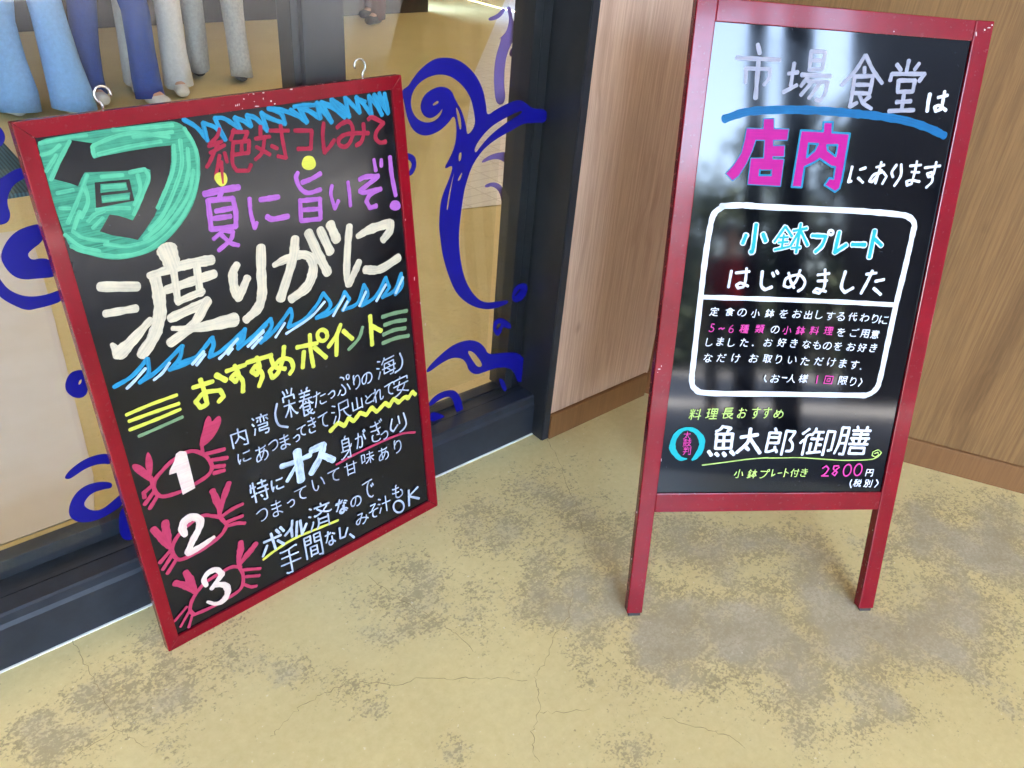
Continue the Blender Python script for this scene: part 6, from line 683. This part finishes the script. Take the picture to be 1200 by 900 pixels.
# ------------------------------------------------------------------ glass storefront
front = tag(empty("glass_storefront", (-0.9, 0, 0)), "dark framed glass shop front with blue wave decals", "shop front")
front_off = Vector((0.9, 0, 0))
def fpart(o):
    o.parent = front
    o.location = o.location + front_off
    return o
XL, XR, XP = -6.0, -0.385, -0.3635
bm = bmesh.new()
def strip_profile(bm, prof, x0, x1):
    a = [bm.verts.new((x0, y, z)) for y, z in prof]
    b = [bm.verts.new((x1, y, z)) for y, z in prof]
    n = len(prof)
    bm.faces.new(a)
    bm.faces.new(b[::-1])
    for i in range(n):
        bm.faces.new((a[i], b[i], b[(i + 1) % n], a[(i + 1) % n]))
strip_profile(bm, [(0, 0), (0, .092), (0.004, .100), (0.005, .116), (0.009, .120), (0.046, .120), (0.046, .112), (0.050, .112), (0.050, .118), (0.12, .118), (0.12, 0)], XL, XR)
fpart(finish("base_sill", bm, MAT['sill_metal']))
fpart(box("caulk_line", (XL, -0.0045, 0.0), (XR, -0.0005, 0.0025), MAT['caulk']))
def pane_set(x0, x1, y, zb, glazed):
    fpart(box("door_rail", (x0, y - 0.012, .1185), (x1, y + 0.02, zb), MAT['sill_metal'], None, 0.002))
    if glazed:
        fpart(box("glass_pane", (x0, y + 0.002, zb), (x1, y + 0.008, 2.5), MAT['glass']))
pane_set(-0.865, -0.435, 0.092, .124, False)
pane_set(-2.20, -0.942, 0.105, .158, False)
pane_set(-3.9, -2.28, 0.105, .158, True)
pane_set(XL, -3.98, 0.105, .158, True)
# front pane that carries the wave decals
fpart(box("mullion", (-0.942, 0.062, .1185), (-0.865, 0.135, 2.5), MAT['post_metal'], None, 0.003))
fpart(box("mullion", (-0.956, 0.074, .1187), (-0.9425, 0.125, 2.498), MAT['black_metal'], None, 0.002))
fpart(box("mullion", (-2.28, 0.064, .1185), (-2.20, 0.135, 2.5), MAT['post_metal'], None, 0.003))
fpart(box("mullion", (-3.98, 0.064, .1185), (-3.90, 0.135, 2.5), MAT['post_metal'], None, 0.003))
fpart(box("door_stile", (-0.4345, 0.066, .1185), (-0.4125, 0.13, 2.5), MAT['black_metal'], None, 0.0015))
fpart(box("door_stile", (-0.4105, 0.067, .1185), (-0.386, 0.13, 2.5), MAT['black_metal'], None, 0.0015))
fpart(box("corner_post", (XR, -0.038, 0), (XP, 0.14, 2.6), MAT['black_metal'], None, 0.002))
fpart(box("post_sheen_strip", (XR + .002, -0.0405, 0.001), (XP, -0.0382, 2.6), MAT['sill_metal']))  # lighter strip puts the reflected light on the post front into colour
fpart(box("head_rail", (XL, 0.03, 2.502), (XR - .001, 0.14, 2.6), MAT['sill_metal']))
for polys in WAVES:
    bm = bmesh.new()
    fill(bm, [chaikin(pairs(p), 2) for p in polys], lambda x, z: (x, 0.0, z))
    ext = bmesh.ops.extrude_face_region(bm, geom=list(bm.faces))
    bmesh.ops.translate(bm, vec=(0, -0.0006, 0), verts=[g for g in ext['geom'] if isinstance(g, bmesh.types.BMVert)])
    o = finish("wave_decal", bm, MAT['decal'])
    o.location.y = 0.0585
    fpart(o)
fpart(box("glass_pane", (-2.195, 0.0590, .1195), (-0.386, 0.0612, 2.5), MAT['glass']))

inner = tag(empty("decal_reflection_screen", (-0.2, 0.14, 0)), "added inner pane with purple shapes standing for wave decal reflections", "reflection screen")  # screen added to carry the reflected wave shapes
o = box("glass_pane", (-0.66, 0.004, 0.125), (-0.237, 0.010, 2.45), MAT['glass'], inner)  # added pane that carries the reflected wave shapes
for polys in WAVES_REFLECTED:
    bm = bmesh.new()
    fill(bm, [chaikin(pairs(p), 2) for p in polys], lambda x, z: (x + 0.2, 0.0, z))
    ext = bmesh.ops.extrude_face_region(bm, geom=list(bm.faces))
    bmesh.ops.translate(bm, vec=(0, -0.0006, 0), verts=[g for g in ext['geom'] if isinstance(g, bmesh.types.BMVert)])
    finish("wave_decal", bm, MAT['decal_reflection'], inner).location.y = 0.003

# ------------------------------------------------------------------ wood clad walls
def wood_wall(name, label, origin, ang, length, skirt_l, wm):
    """panel along local +X, its face at local y = 0 looking to -Y"""
    e = empty(name)
    e.location = origin
    e.rotation_euler = (0, 0, ang)
    tag(e, label, "wall", "wood clad walls")
    x = 0.0
    k = 0
    while x < length - 1e-3:
        w = min(5.0, length - x)
        o = box("wood_panel", (x + 0.0008, 0.0, 0.004), (x + w - 0.0008, 0.09, 3.98), wm, e, 0.0008)
        x += w
        k += 1
    bm = bmesh.new()
    prof = [(-0.011, 0.0), (-0.011, 0.071), (-0.009, 0.0735), (-0.0005, 0.0735), (-0.0005, 0.0)]
    a = [bm.verts.new((skirt_l[0], y, z)) for y, z in prof]
    b = [bm.verts.new((skirt_l[1], y, z)) for y, z in prof]
    bm.faces.new(a[::-1]); bm.faces.new(b)
    for i in range(len(prof)):
        bm.faces.new((a[i], b[i], b[(i + 1) % len(prof)], a[(i + 1) % len(prof)]))
    finish("skirting_board", bm, MAT['skirting'], e)
    return e
wood_wall("wood_wall", "narrow pale wood clad wall between dark post and corner", (-0.3625, -0.0340, 0), 0.0, 0.385, (0.0, 0.372), MAT['wood'])
A2 = 0.5001
d2 = Vector((math.sin(A2), -math.cos(A2), 0))
n2 = Vector((-math.cos(A2), -math.sin(A2), 0))
o2 = Vector((0.0, 0.0, 0)) - n2 * 0.011 - d2 * (-0.0)
wood_wall("wood_wall", "long brown wood clad wall, shade put into its colour, running behind the standing sign", o2 + d2 * 0.018, math.atan2(d2.y, d2.x), 4.5, (0.018, 4.5), MAT['wood_brown_shaded'])

# ------------------------------------------------------------------ leaning menu board
def board_matrix(o, yaw, lean):
    e = Vector((math.cos(yaw), math.sin(yaw), 0))
    n_in = Vector((-math.sin(yaw), math.cos(yaw), 0))
    up = Vector((0, 0, 1)) * math.cos(lean) + n_in * math.sin(lean)
    nn = e.cross(up)
    m_ = Matrix((e, up, nn)).transposed().to_4x4()
    m_.translation = o
    return m_
LB = empty("menu_board", mw=board_matrix(Vector((-1.3889, -0.1318, 0.0)), 0.0674, 0.1469))
tag(LB, "red framed blackboard with crab drawings leaning against glass", "menu board")
LW, LH, RW = 0.6386, 0.9417, 0.0232
def rail(parent, name, pts, z0, z1, material, bevel=0.0015):
    bm = bmesh.new()
    prism(bm, pts, z0, z1, bevel)
    return finish(name, bm, material, parent)
g = 0.0002
rail(LB, "frame_rail", [(0, 0), (LW, 0), (LW - RW, RW), (RW, RW)], -0.020, 0, MAT['red'])
rail(LB, "frame_rail", [(0, LH), (RW, LH - RW), (LW - RW, LH - RW), (LW, LH)], -0.020, 0, MAT['red'])
rail(LB, "frame_rail", [(0, g), (RW - g, RW + g), (RW - g, LH - RW - g), (0, LH - g)], -0.020, 0, MAT['red'])
rail(LB, "frame_rail", [(LW, g), (LW, LH - g), (LW - RW + g, LH - RW - g), (LW - RW + g, RW + g)], -0.020, 0, MAT['red'])
rail(LB, "board_panel", [(RW - .006, RW - .006), (LW - RW + .006, RW - .006), (LW - RW + .006, LH - RW + .006), (RW - .006, LH - RW + .006)], -0.012, -0.005, MAT['chalkboard'], 0)
paint(LB, INK_LEFT, -0.005)
paint(LB, CHIPS_LEFT, 0.0)
def hook(x, flip):
    bm = bmesh.new()
    P = [(x, LH - 0.01, -0.0235), (x, LH + 0.006, -0.0235)]
    for k in range(12):
        a = math.radians(-65 + k * 24)
        P.append((x + flip * (0.002 + 0.0115 * math.cos(a) - 0.006), LH + 0.0195 + 0.0115 * math.sin(a), -0.0235))
    tube(bm, P, 0.0018, 8)
    finish("hook", bm, MAT['steel'], LB, True)
hook(0.126, -1)
hook(0.572, 1)

# ------------------------------------------------------------------ standing sign
RB = empty("standing_sign", mw=board_matrix(Vector((-0.6285, -0.5848, 0.0)), -0.6060, 0.2680))
tag(RB, "tall red framed glossy black sign standing on legs", "standing sign")
def at_v(p0, p1, v):
    t = (v - p0[1]) / (p1[1] - p0[1])
    return p0[0] + (p1[0] - p0[0]) * t
lo_, li_ = [(-.0064, 0.007), (.0041, 1.151)], [(.0253, 0.007), (.0392, 1.151)]
ro_, ri_ = [(.5243, 0.007), (.5207, 1.143)], [(.4922, 0.007), (.4882, 1.143)]
TH = 0.022
rail(RB, "side_stile", [lo_[0], li_[0], li_[1], lo_[1]], -TH, 0, MAT['red'], 0.002)
rail(RB, "side_stile", [ri_[0], ro_[0], ro_[1], ri_[1]], -TH, 0, MAT['red'], 0.002)
def between(v0l, v0r, v1l, v1r):
    return [(at_v(*li_, v0l) + g, v0l), (at_v(*ri_, v0r) - g, v0r), (at_v(*ri_, v1r) - g, v1r), (at_v(*li_, v1l) + g, v1l)]
rail(RB, "cross_rail", between(.2335, .2365, .2735, .2745), -TH + .001, -0.001, MAT['red'], 0.0015)
rail(RB, "cross_rail", between(1.1145, 1.1105, 1.1500, 1.1425), -TH + .001, -0.001, MAT['red'], 0.0015)
pts = between(.2665, .268, 1.119, 1.116)
rail(RB, "writing_panel", [(pts[0][0] - .005, pts[0][1]), (pts[1][0] + .005, pts[1][1]), (pts[2][0] + .005, pts[2][1]), (pts[3][0] - .005, pts[3][1])], -0.012, -0.005, MAT['gloss_board'], 0)
paint(RB, INK_RIGHT, -0.005)
paint(RB, CHIPS_GLINT_RIGHT, 0.0)
for a in (lo_, ro_):
    cx = a[0][0] + (0.016 if a is lo_ else -0.016)
    bm = bmesh.new()
    add_box(bm, (cx - .0125, -0.0030, -TH + .002), (cx + .0125, 0.0068, -.0015), .001)
    finish("foot_pad", bm, MAT['rubber'], RB)
# the folding rear support, narrower than the face
inv = RB.matrix_world.inverted()
nh = Vector((RB.matrix_world.col[2][0], RB.matrix_world.col[2][1], 0)).normalized() * -1
for u in (0.17, 0.35):
    top = Vector((u, 1.10, -0.034))
    foot = inv @ ((RB.matrix_world @ Vector((u, 0, 0))) + nh * 0.45)
    d = (foot - top).normalized()
    bm = bmesh.new()
    for s in (-1, 1):
        pass
    w = Vector((1, 0, 0)) * 0.014
    t = d.cross(Vector((1, 0, 0))).normalized() * 0.010
    A = [bm.verts.new(p) for p in (top - w - t, top + w - t, top + w + t, top - w + t)]
    Bv = [bm.verts.new(p) for p in (foot - w - t, foot + w - t, foot + w + t, foot - w + t)]
    bm.faces.new(A[::-1]); bm.faces.new(Bv)
    for i in range(4):
        bm.faces.new((A[i], A[(i + 1) % 4], Bv[(i + 1) % 4], Bv[i]))
    finish("rear_leg", bm, MAT['red'], RB)

# ------------------------------------------------------------------ inside the shop
room = tag(empty("shop_room", (0, 4, 0)), "dark shop interior seen through the glass front", "shop room")
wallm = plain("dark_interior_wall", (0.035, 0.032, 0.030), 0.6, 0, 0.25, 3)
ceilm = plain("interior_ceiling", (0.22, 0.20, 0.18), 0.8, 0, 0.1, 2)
def rpart(o):
    o.parent = room
    o.location = o.location - Vector((0, 4, 0))
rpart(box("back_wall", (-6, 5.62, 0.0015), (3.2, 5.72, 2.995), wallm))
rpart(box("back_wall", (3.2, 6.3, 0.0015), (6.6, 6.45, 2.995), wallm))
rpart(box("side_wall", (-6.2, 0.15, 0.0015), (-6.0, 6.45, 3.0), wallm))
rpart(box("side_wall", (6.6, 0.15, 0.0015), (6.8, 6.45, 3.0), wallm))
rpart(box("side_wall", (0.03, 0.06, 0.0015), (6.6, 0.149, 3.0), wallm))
sk, nt, b = mat("added_fill_diffuser")  # added translucent panel that passes sky light to brighten the shop
nt.nodes.remove(b)
tl = nt.nodes.new("ShaderNodeBsdfTranslucent")
tl.inputs[0].default_value = (0.115, 0.100, 0.082, 1)
nt.links.new(tl.outputs[0], nt.nodes["Material Output"].inputs["Surface"])
rpart(box("added_fill_ceiling", (-6, 0.15, 3.02), (6.6, 2.7, 3.03), sk))
rpart(box("ceiling", (-6, 2.7, 3.0), (1.8, 6.45, 3.1), ceilm))
rpart(box("added_fill_ceiling", (1.8, 2.701, 3.02), (6.6, 6.45, 3.03), sk))

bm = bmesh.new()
prism(bm, [(-3.2, .33), (-1.38, .33), (-1.345, .45), (-1.26, .97), (-1.18, 1.47), (-1.10, 2.0), (-3.2, 2.2)], 0.0005, 0.004)  # pale sheet shaped to the edge of the reflection veil
mt, nt, b = mat("pale_reflection_veil")
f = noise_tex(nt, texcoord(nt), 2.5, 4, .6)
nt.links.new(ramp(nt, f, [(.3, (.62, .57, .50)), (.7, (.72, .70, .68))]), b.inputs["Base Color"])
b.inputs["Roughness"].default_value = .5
tag(finish("veil_sheet", bm, mt), "pale grey sheet standing for the bright reflection on the left pane", "reflection sheet")
bm = bmesh.new()
add_box(bm, (-2.4, 2.35, 0.0), (-0.95, 3.05, 0.018), 0.004)
tm, nt, b = mat("teal_ribbed_mat")
wv = nt.nodes.new("ShaderNodeTexWave")
wv.inputs["Scale"].default_value = 22
nt.links.new(texcoord(nt), wv.inputs["Vector"])
nt.links.new(ramp(nt, wv.outputs["Fac"], [(.3, (.015, .05, .07)), (.7, (.05, .12, .15))]), b.inputs["Base Color"])
b.inputs["Roughness"].default_value = .8
tag(finish("door_mat", bm, tm), "dark teal ribbed door mat deeper inside the shop", "door mat")
# pale tiled sheet in the outline of a bright reflection in the glass
bm = bmesh.new()
P = [floor_pt(*q) for q in ((538, 246), (612, 238), (640, 130), (655, 0), (592, 0), (556, 85), (545, 160))]
vs_ = [bm.verts.new((p.x, p.y, 0.0035)) for p in P]
bm.faces.new(vs_)
tlm, nt, b = mat("pale_reflection_tiles")
br = nt.nodes.new("ShaderNodeTexBrick")
br.inputs["Scale"].default_value = 3.2
br.inputs["Color1"].default_value = (.80, .79, .80, 1)
br.inputs["Color2"].default_value = (.84, .83, .84, 1)
br.inputs["Mortar"].default_value = (.62, .61, .62, 1)
br.inputs["Mortar Size"].default_value = 0.012
br.offset = 0.0
nt.links.new(texcoord(nt), br.inputs["Vector"])
nt.links.new(br.outputs["Color"], b.inputs["Base Color"])
b.inputs["Roughness"].default_value = .35
tag(finish("reflection_tiles", bm, tlm), "pale tiled sheet standing for a bright reflection in the glass", None, None, "structure")

# ------------------------------------------------------------------ people
SKIN = plain("skin", (0.55, 0.33, 0.24), 0.5, 0, 0.08)
HAIR = plain("black_hair", (0.012, 0.010, 0.009), 0.4)
def skinned(name, nodes, edges, material, parent, level=2):
    """nodes: {key: (pos, radius or (rx, ry))}; one continuous surface grown over a skeleton"""
    keys = list(nodes)
    me = bpy.data.meshes.new(name + "_skeleton")
    me.from_pydata([nodes[k][0] for k in keys], [(keys.index(a), keys.index(b)) for a, b in edges], [])
    o = bpy.data.objects.new(name, me)
    COL.objects.link(o)
    o.modifiers.new("skin", 'SKIN')
    sub = o.modifiers.new("sub", 'SUBSURF')
    sub.levels = level
    sub.render_levels = level
    for i, k in enumerate(keys):
        r = nodes[k][1]
        me.skin_vertices[0].data[i].radius = (r, r) if isinstance(r, (int, float)) else r
        me.skin_vertices[0].data[i].use_root = (i == 0)
    bpy.context.view_layer.update()
    ev = o.evaluated_get(bpy.context.evaluated_depsgraph_get())
    nm = bpy.data.meshes.new_from_object(ev)
    nm.name = name
    bpy.data.objects.remove(o)
    bpy.data.meshes.remove(me)
    nm.materials.clear()
    nm.materials.append(material)
    nm.polygons.foreach_set("use_smooth", [True] * len(nm.polygons))
    r_ = bpy.data.objects.new(name, nm)
    COL.objects.link(r_)
    r_.parent = parent
    return r_

def person(label, loc, face, h, trousers, shirt, shoe, stride=0.12, flare=1.0, hair_long=False, group=None):
    """standing figure looking along local -Y"""
    root = tag(empty("person", loc), label, "person", group)
    root.rotation_euler = (0, 0, face)
    k = h / 1.70
    V = lambda x, y, z: (x * k, y * k, z * k)
    n, e = {}, []
    n['pelvis'] = (V(0, 0, .93), (.135 * k, .10 * k))
    n['waist'] = (V(0, .0, 1.06), (.125 * k, .088 * k))
    n['chest'] = (V(0, .0, 1.26), (.145 * k, .10 * k))
    n['collar'] = (V(0, .005, 1.40), (.09 * k, .075 * k))
    n['neck'] = (V(0, 0, 1.47), .052 * k)
    n['jaw'] = (V(0, -.022, 1.535), .062 * k)
    n['head'] = (V(0, -.005, 1.60), (.075 * k, .088 * k))
    n['crown'] = (V(0, .005, 1.665), (.06 * k, .07 * k))
    e += [('pelvis', 'waist'), ('waist', 'chest'), ('chest', 'collar'), ('collar', 'neck'), ('neck', 'jaw'), ('jaw', 'head'), ('head', 'crown')]
    for s, t in ((-1, 'l'), (1, 'r')):
        st = stride * s * .5
        n['hip' + t] = (V(.09 * s, 0, .86), .085 * k)
        n['knee' + t] = (V(.10 * s, -.02 - st * .6, .48), .055 * k)
        n['ankle' + t] = (V(.10 * s, .01 - st, .09), .038 * k)
        n['toe' + t] = (V(.115 * s, -.12 - st, .035), .034 * k)
        e += [('pelvis', 'hip' + t), ('hip' + t, 'knee' + t), ('knee' + t, 'ankle' + t), ('ankle' + t, 'toe' + t)]
        n['sho' + t] = (V(.175 * s, 0, 1.37), .055 * k)
        n['elb' + t] = (V(.215 * s, .03, 1.10), .038 * k)
        n['wri' + t] = (V(.215 * s, -.05, .87), .026 * k)
        n['palm' + t] = (V(.21 * s, -.075, .80), (.036 * k, .018 * k))
        e += [('collar', 'sho' + t), ('sho' + t, 'elb' + t), ('elb' + t, 'wri' + t), ('wri' + t, 'palm' + t)]
        for q in range(4):
            yy = -.105 + q * .021
            n['fa%d%s' % (q, t)] = (V(.208 * s, yy, .755), .0095 * k)
            n['fb%d%s' % (q, t)] = (V(.198 * s, yy + .002, .71 - (.012 if q in (1, 2) else 0)), .008 * k)
            e += [('palm' + t, 'fa%d%s' % (q, t)), ('fa%d%s' % (q, t), 'fb%d%s' % (q, t))]
        n['th' + t] = (V(.19 * s, -.115, .785), .011 * k)
        n['tt' + t] = (V(.183 * s, -.13, .75), .009 * k)
        e += [('palm' + t, 'th' + t), ('th' + t, 'tt' + t)]
    body = skinned("body", n, e, SKIN, root)
    # face: nose, eyes and ears
    bm = bmesh.new()
    tube(bm, [V(0, -.088, 1.622), V(0, -.102, 1.59), V(0, -.092, 1.58)], [.006 * k, .012 * k, .009 * k], 8)
    for s in (-1, 1):
        bmesh.ops.create_uvsphere(bm, u_segments=8, v_segments=6, radius=.016 * k, matrix=Matrix.Translation(V(.079 * s, .005, 1.598)) @ Matrix.Diagonal((.5, .8, 1.6, 1)))
    finish("nose_and_ears", bm, SKIN, body, True)
    bm = bmesh.new()
    for s in (-1, 1):
        bmesh.ops.create_uvsphere(bm, u_segments=8, v_segments=6, radius=.010 * k, matrix=Matrix.Translation(V(.032 * s, -.083, 1.612)))
    finish("eyes", bm, HAIR, body, True)
    bm = bmesh.new()
    bmesh.ops.create_uvsphere(bm, u_segments=20, v_segments=14, radius=.105 * k, matrix=Matrix.Translation(V(0, .012, 1.632)) @ Matrix.Diagonal((.86, .98, 1.0, 1)))
    for v in list(bm.verts):
        if v.co.z < (1.585 if not hair_long else 1.555) * k and v.co.y < .03 * k or (v.co.y < -.045 * k and v.co.z < 1.655 * k) or v.co.z < 1.53 * k:
            bm.verts.remove(v)
    finish("hair", bm, HAIR, root, True)
    # trousers: two cloth legs with flat hems under one seat
    bm = bmesh.new()
    rr = random.Random(int(h * 1000) + len(label))
    seg = 20
    for s in (-1, 1):
        st = stride * s * .5
        spine = [(.075, 0, .97, .105), (.092, 0, .84, .102), (.10, -.012 - st * .25, .66, .086), (.105, -.022 - st * .6, .48, .070 * (1 + (flare - 1) * .35)), (.106, -.006 - st * .75, .30, .064 * (1 + (flare - 1) * .7)), (.106, .006 - st * .92, .14, .064 * flare), (.107, .0 - st, .045, .068 * flare)]
        rings = []
        ph = rr.uniform(0, 6)
        for (cx, cy, cz, r) in spine:
            ring_ = []
            for q in range(seg):
                t = 2 * math.pi * q / seg
                w = r * (1 + .05 * math.sin(3 * t + ph + cz * 9) + .03 * math.sin(7 * t - cz * 17))
                ring_.append(bm.verts.new(V(cx * s + w * .88 * math.cos(t), cy + w * math.sin(t), cz + .008 * math.sin(2 * t + ph))))
            rings.append(ring_)
        for r0, r1 in zip(rings, rings[1:]):
            for q in range(seg):
                bm.faces.new((r0[q], r0[(q + 1) % seg], r1[(q + 1) % seg], r1[q]))
        bm.faces.new(rings[0])
        bm.faces.new(rings[-1][::-1])
    bmesh.ops.create_uvsphere(bm, u_segments=20, v_segments=12, radius=1.0, matrix=Matrix.Translation(V(0, 0, .96)) @ Matrix.Diagonal((.172 * k, .118 * k, .115 * k, 1)))
    finish("trousers", bm, trousers, root, True)
    n, e = {}, []
    n['chest'] = (V(0, 0, 1.26), (.160 * k, .115 * k))
    n['waist'] = (V(0, 0, 1.05), (.145 * k, .108 * k))
    n['hem'] = (V(0, 0, .96), (.155 * k, .118 * k))
    n['collar'] = (V(0, .005, 1.405), (.095 * k, .08 * k))
    e += [('chest', 'waist'), ('waist', 'hem'), ('chest', 'collar')]
    for s, t in ((-1, 'l'), (1, 'r')):
        n['sho' + t] = (V(.17 * s, 0, 1.365), .07 * k)
        n['arm' + t] = (V(.205 * s, .02, 1.18), .056 * k)
        e += [('collar', 'sho' + t), ('sho' + t, 'arm' + t)]
    skinned("shirt", n, e, shirt, root)
    for s in (-1, 1):
        st = stride * s * .5
        m_ = {'heel': (V(.105 * s, .04 - st, .045), (.040 * k, .042 * k)), 'mid': (V(.11 * s, -.06 - st, .045), (.045 * k, .040 * k)), 'toe': (V(.115 * s, -.155 - st, .036), (.042 * k, .032 * k))}
        skinned("shoe", m_, [('heel', 'mid'), ('mid', 'toe')], shoe, root)
    return root
def cloth(name, col, var=.10):
    return plain(name, col, .85, 0, var, 60)
denim_light = cloth("light_denim", (.20, .40, .72))
denim_dark = cloth("dark_denim", (.010, .05, .28))
white_cl = cloth("pale_reflection_gap_cloth", (.62, .62, .62), .1)
grey_cl = cloth("grey_cotton", (.40, .42, .42), .15)
black_cl = cloth("black_cloth", (.02, .02, .025))
brown_cl = cloth("maroon_cloth", (.09, .025, .022))
red_cl = cloth("red_cloth", (.62, .02, .03))
shoe_dk = plain("dark_shoe", (.025, .022, .022), .5)
shoe_lt = plain("pale_shoe", (.6, .6, .58), .5)
G1 = "figures inside the shop, most standing for reflections"  # people reflected in the panes are built as solid figures inside
person("person in wide light blue denim standing leftmost behind the glass", (-.66, 3.45, 0), math.radians(200), 1.62, denim_light, denim_light, shoe_lt, .16, 1.75, True, G1)  # solid figure standing for a reflection in the glass
person("person in dark blue jeans and navy top behind the glass", (-.26, 3.55, 0), math.radians(10), 1.70, denim_dark, denim_dark, shoe_lt, .22, 1.25, False, G1)  # solid figure standing for a reflection in the glass
person("person in flared white trousers behind the glass", (.0, 3.72, 0), math.radians(-15), 1.66, white_cl, black_cl, shoe_lt, .10, 1.35, True, G1)  # pale trousers here and below stand for bright gaps between reflected legs
person("person in grey trousers nearest the door mullion behind the glass", (.42, 3.85, 0), math.radians(170), 1.68, grey_cl, black_cl, shoe_dk, .18, 1.1, True, G1)  # solid figure standing for a reflection in the glass
person("person in dark trainers and maroon trousers deep inside the shop", (2.45, 5.35, 0), math.radians(-70), 1.72, brown_cl, black_cl, shoe_dk, .20, 1.0, False, G1)
person("person in red shirt and black trousers standing outside on paving", (-1.74, -6.05, 0), math.radians(180), 1.62, black_cl, red_cl, shoe_dk, .14, 1.0, False)

# ------------------------------------------------------------------ what stands in front of the shop
concrete = plain("pale_concrete", (.42, .41, .39), .7, 0, .12, 3)
can = tag(empty("shade_canopy", (0, -1.7, 4.0)), "unseen flat concrete canopy over the shop entrance, sized to limit sky light", "canopy")  # out of view; depth and height set to hold back sky light
box("shade_canopy_slab", (-7, -5.5, 0.02), (7, 1.84, 0.20), plain("shade_canopy_soffit", (.55, .54, .52), .8, 0, .08, 2), can)
box("shade_canopy_fascia", (-7, -5.56, -0.05), (7, -5.502, 0.24), MAT['post_metal'], can)
tag(box("sky_block_wall", (-5.8, -7.1, -.005), (-5.6, -0.05, 4.01), plain("sky_block_paint", (.20, .18, .16), .8, 0, .1, 2)), "added unseen dull brown wall blocking sky light from the left", "wall")  # added out of view to close off sky light on this side
fas = tag(box("facade_wall", (-6, 0.0, 2.605), (-0.30, 0.14, 4.0), concrete), "plain wall band above the glass shop front", "wall")
def pillar(x, y, w, label):
    p = tag(empty("pillar", (x, y, 0)), label, "pillar", "dark pillars along the canopy edge")
    box("shaft", (-w / 2, -w / 2, -.005), (w / 2, w / 2, 4.01), MAT['black_metal'], p, .006)
    box("base_plate", (-w / 2 - .03, -w / 2 - .03, -.005), (w / 2 + .03, w / 2 + .03, .012), MAT['black_metal'], p, .002)
pillar(-1.33, -5.0, .11, "slim dark pillar nearer the person in red")
pillar(-1.05, -5.0, .18, "broad dark pillar beside the slim pillar")
bld = tag(empty("market_building", (3, -9.5, 0)), "dark market building facing the shop across the paving", "building")
bw = plain("dark_cladding", (.012, .012, .013), .6, 0, .2, 1.2)
box("wall", (-4.15, 0, -.005), (12, 6, 5.2), bw, bld)
box("roof", (-4.35, -.25 + .0, 5.2), (12.2, 6.3, 5.4), concrete, bld)
for i in range(5):
    w_ = box("window", (-3.2 + i * 2.6, -.001 + 6.0, 1.0), (-1.6 + i * 2.6, 6.05, 2.6), MAT['sill_metal'], bld)
    box("pane", (-3.12 + i * 2.6, 6.051, 1.08), (-1.68 + i * 2.6, 6.058, 2.52), plain("dark_pane", (.02, .025, .03), .1), w_)
bld.location.y = -15.2
leafm = plain("tree_leaves", (.03, .05, .018), .7, 0, .4, 4)
barkm = plain("tree_bark", (.10, .075, .05), .9, 0, .3, 8)
def tree(x, y, h, label):
    t = tag(empty("broadleaf_tree", (x, y, 0)), label, "tree", "trees beyond the paving")
    bm = bmesh.new()
    tube(bm, [(0, 0, -.01), (.05, 0, h * .3), (.0, .05, h * .55), (.05, 0, h * .8)], [.16, .13, .09, .04], 9)
    rr = random.Random(int(x * 10))
    for k in range(7):
        a = rr.uniform(0, 6.28)
        tube(bm, [(.03, 0, h * .4), (math.cos(a) * .7, math.sin(a) * .7, h * .6), (math.cos(a) * 1.3, math.sin(a) * 1.3, h * rr.uniform(.65, .85))], [.06, .04, .015], 6)
    finish("trunk", bm, barkm, t, True)
    bm = bmesh.new()
    cl = [(rr.gauss(0, .9), rr.gauss(0, .9), h * rr.uniform(.30, .98), rr.uniform(.35, .75)) for _ in range(34)]
    for cx, cy, cz, cr_ in cl:
        for _ in range(120):
            p = Vector((rr.gauss(0, 1), rr.gauss(0, 1), rr.gauss(0, 1))).normalized() * cr_ * rr.uniform(.5, 1) + Vector((cx, cy, cz))
            q = Vector((rr.gauss(0, 1), rr.gauss(0, 1), rr.gauss(0, 1))).normalized()
            s = q.cross(Vector((0.3, 0.2, 1))).normalized() * .07
            u = q.cross(s).normalized() * .11
            bm.faces.new([bm.verts.new(p + w) for w in (-s, u, s, -u)])
    finish("crown", bm, leafm, t, recalc=False)
tree(-4.9, -17.8, 5.0, "tall bushy tree standing left of the slim pillar")
tree(-2.15, -15.9, 5.6, "tree standing between the pillars and the market building")
tree(-8.6, -21, 5.2, "loose tree farthest left at the end of the row")
bm = bmesh.new()
rr = random.Random(5)
for _ in range(7000):
    p = Vector((rr.uniform(-16, -1.6), rr.gauss(0, .45), rr.uniform(0, 2.6) * (0.9 + .12 * math.sin(rr.random() * 9))))
    q = Vector((rr.gauss(0, 1), rr.gauss(0, 1), rr.gauss(0, 1))).normalized()
    s_ = q.cross(Vector((.3, .2, 1))).normalized() * .10
    u_ = q.cross(s_).normalized() * .15
    bm.faces.new([bm.verts.new(p + w) for w in (-s_, u_, s_, -u_)])
hd = finish("hedge", bm, leafm, None, recalc=False)
hd.location = (0, -22.5, 0)
tag(hd, "long dark green hedge behind the trees", "hedge")
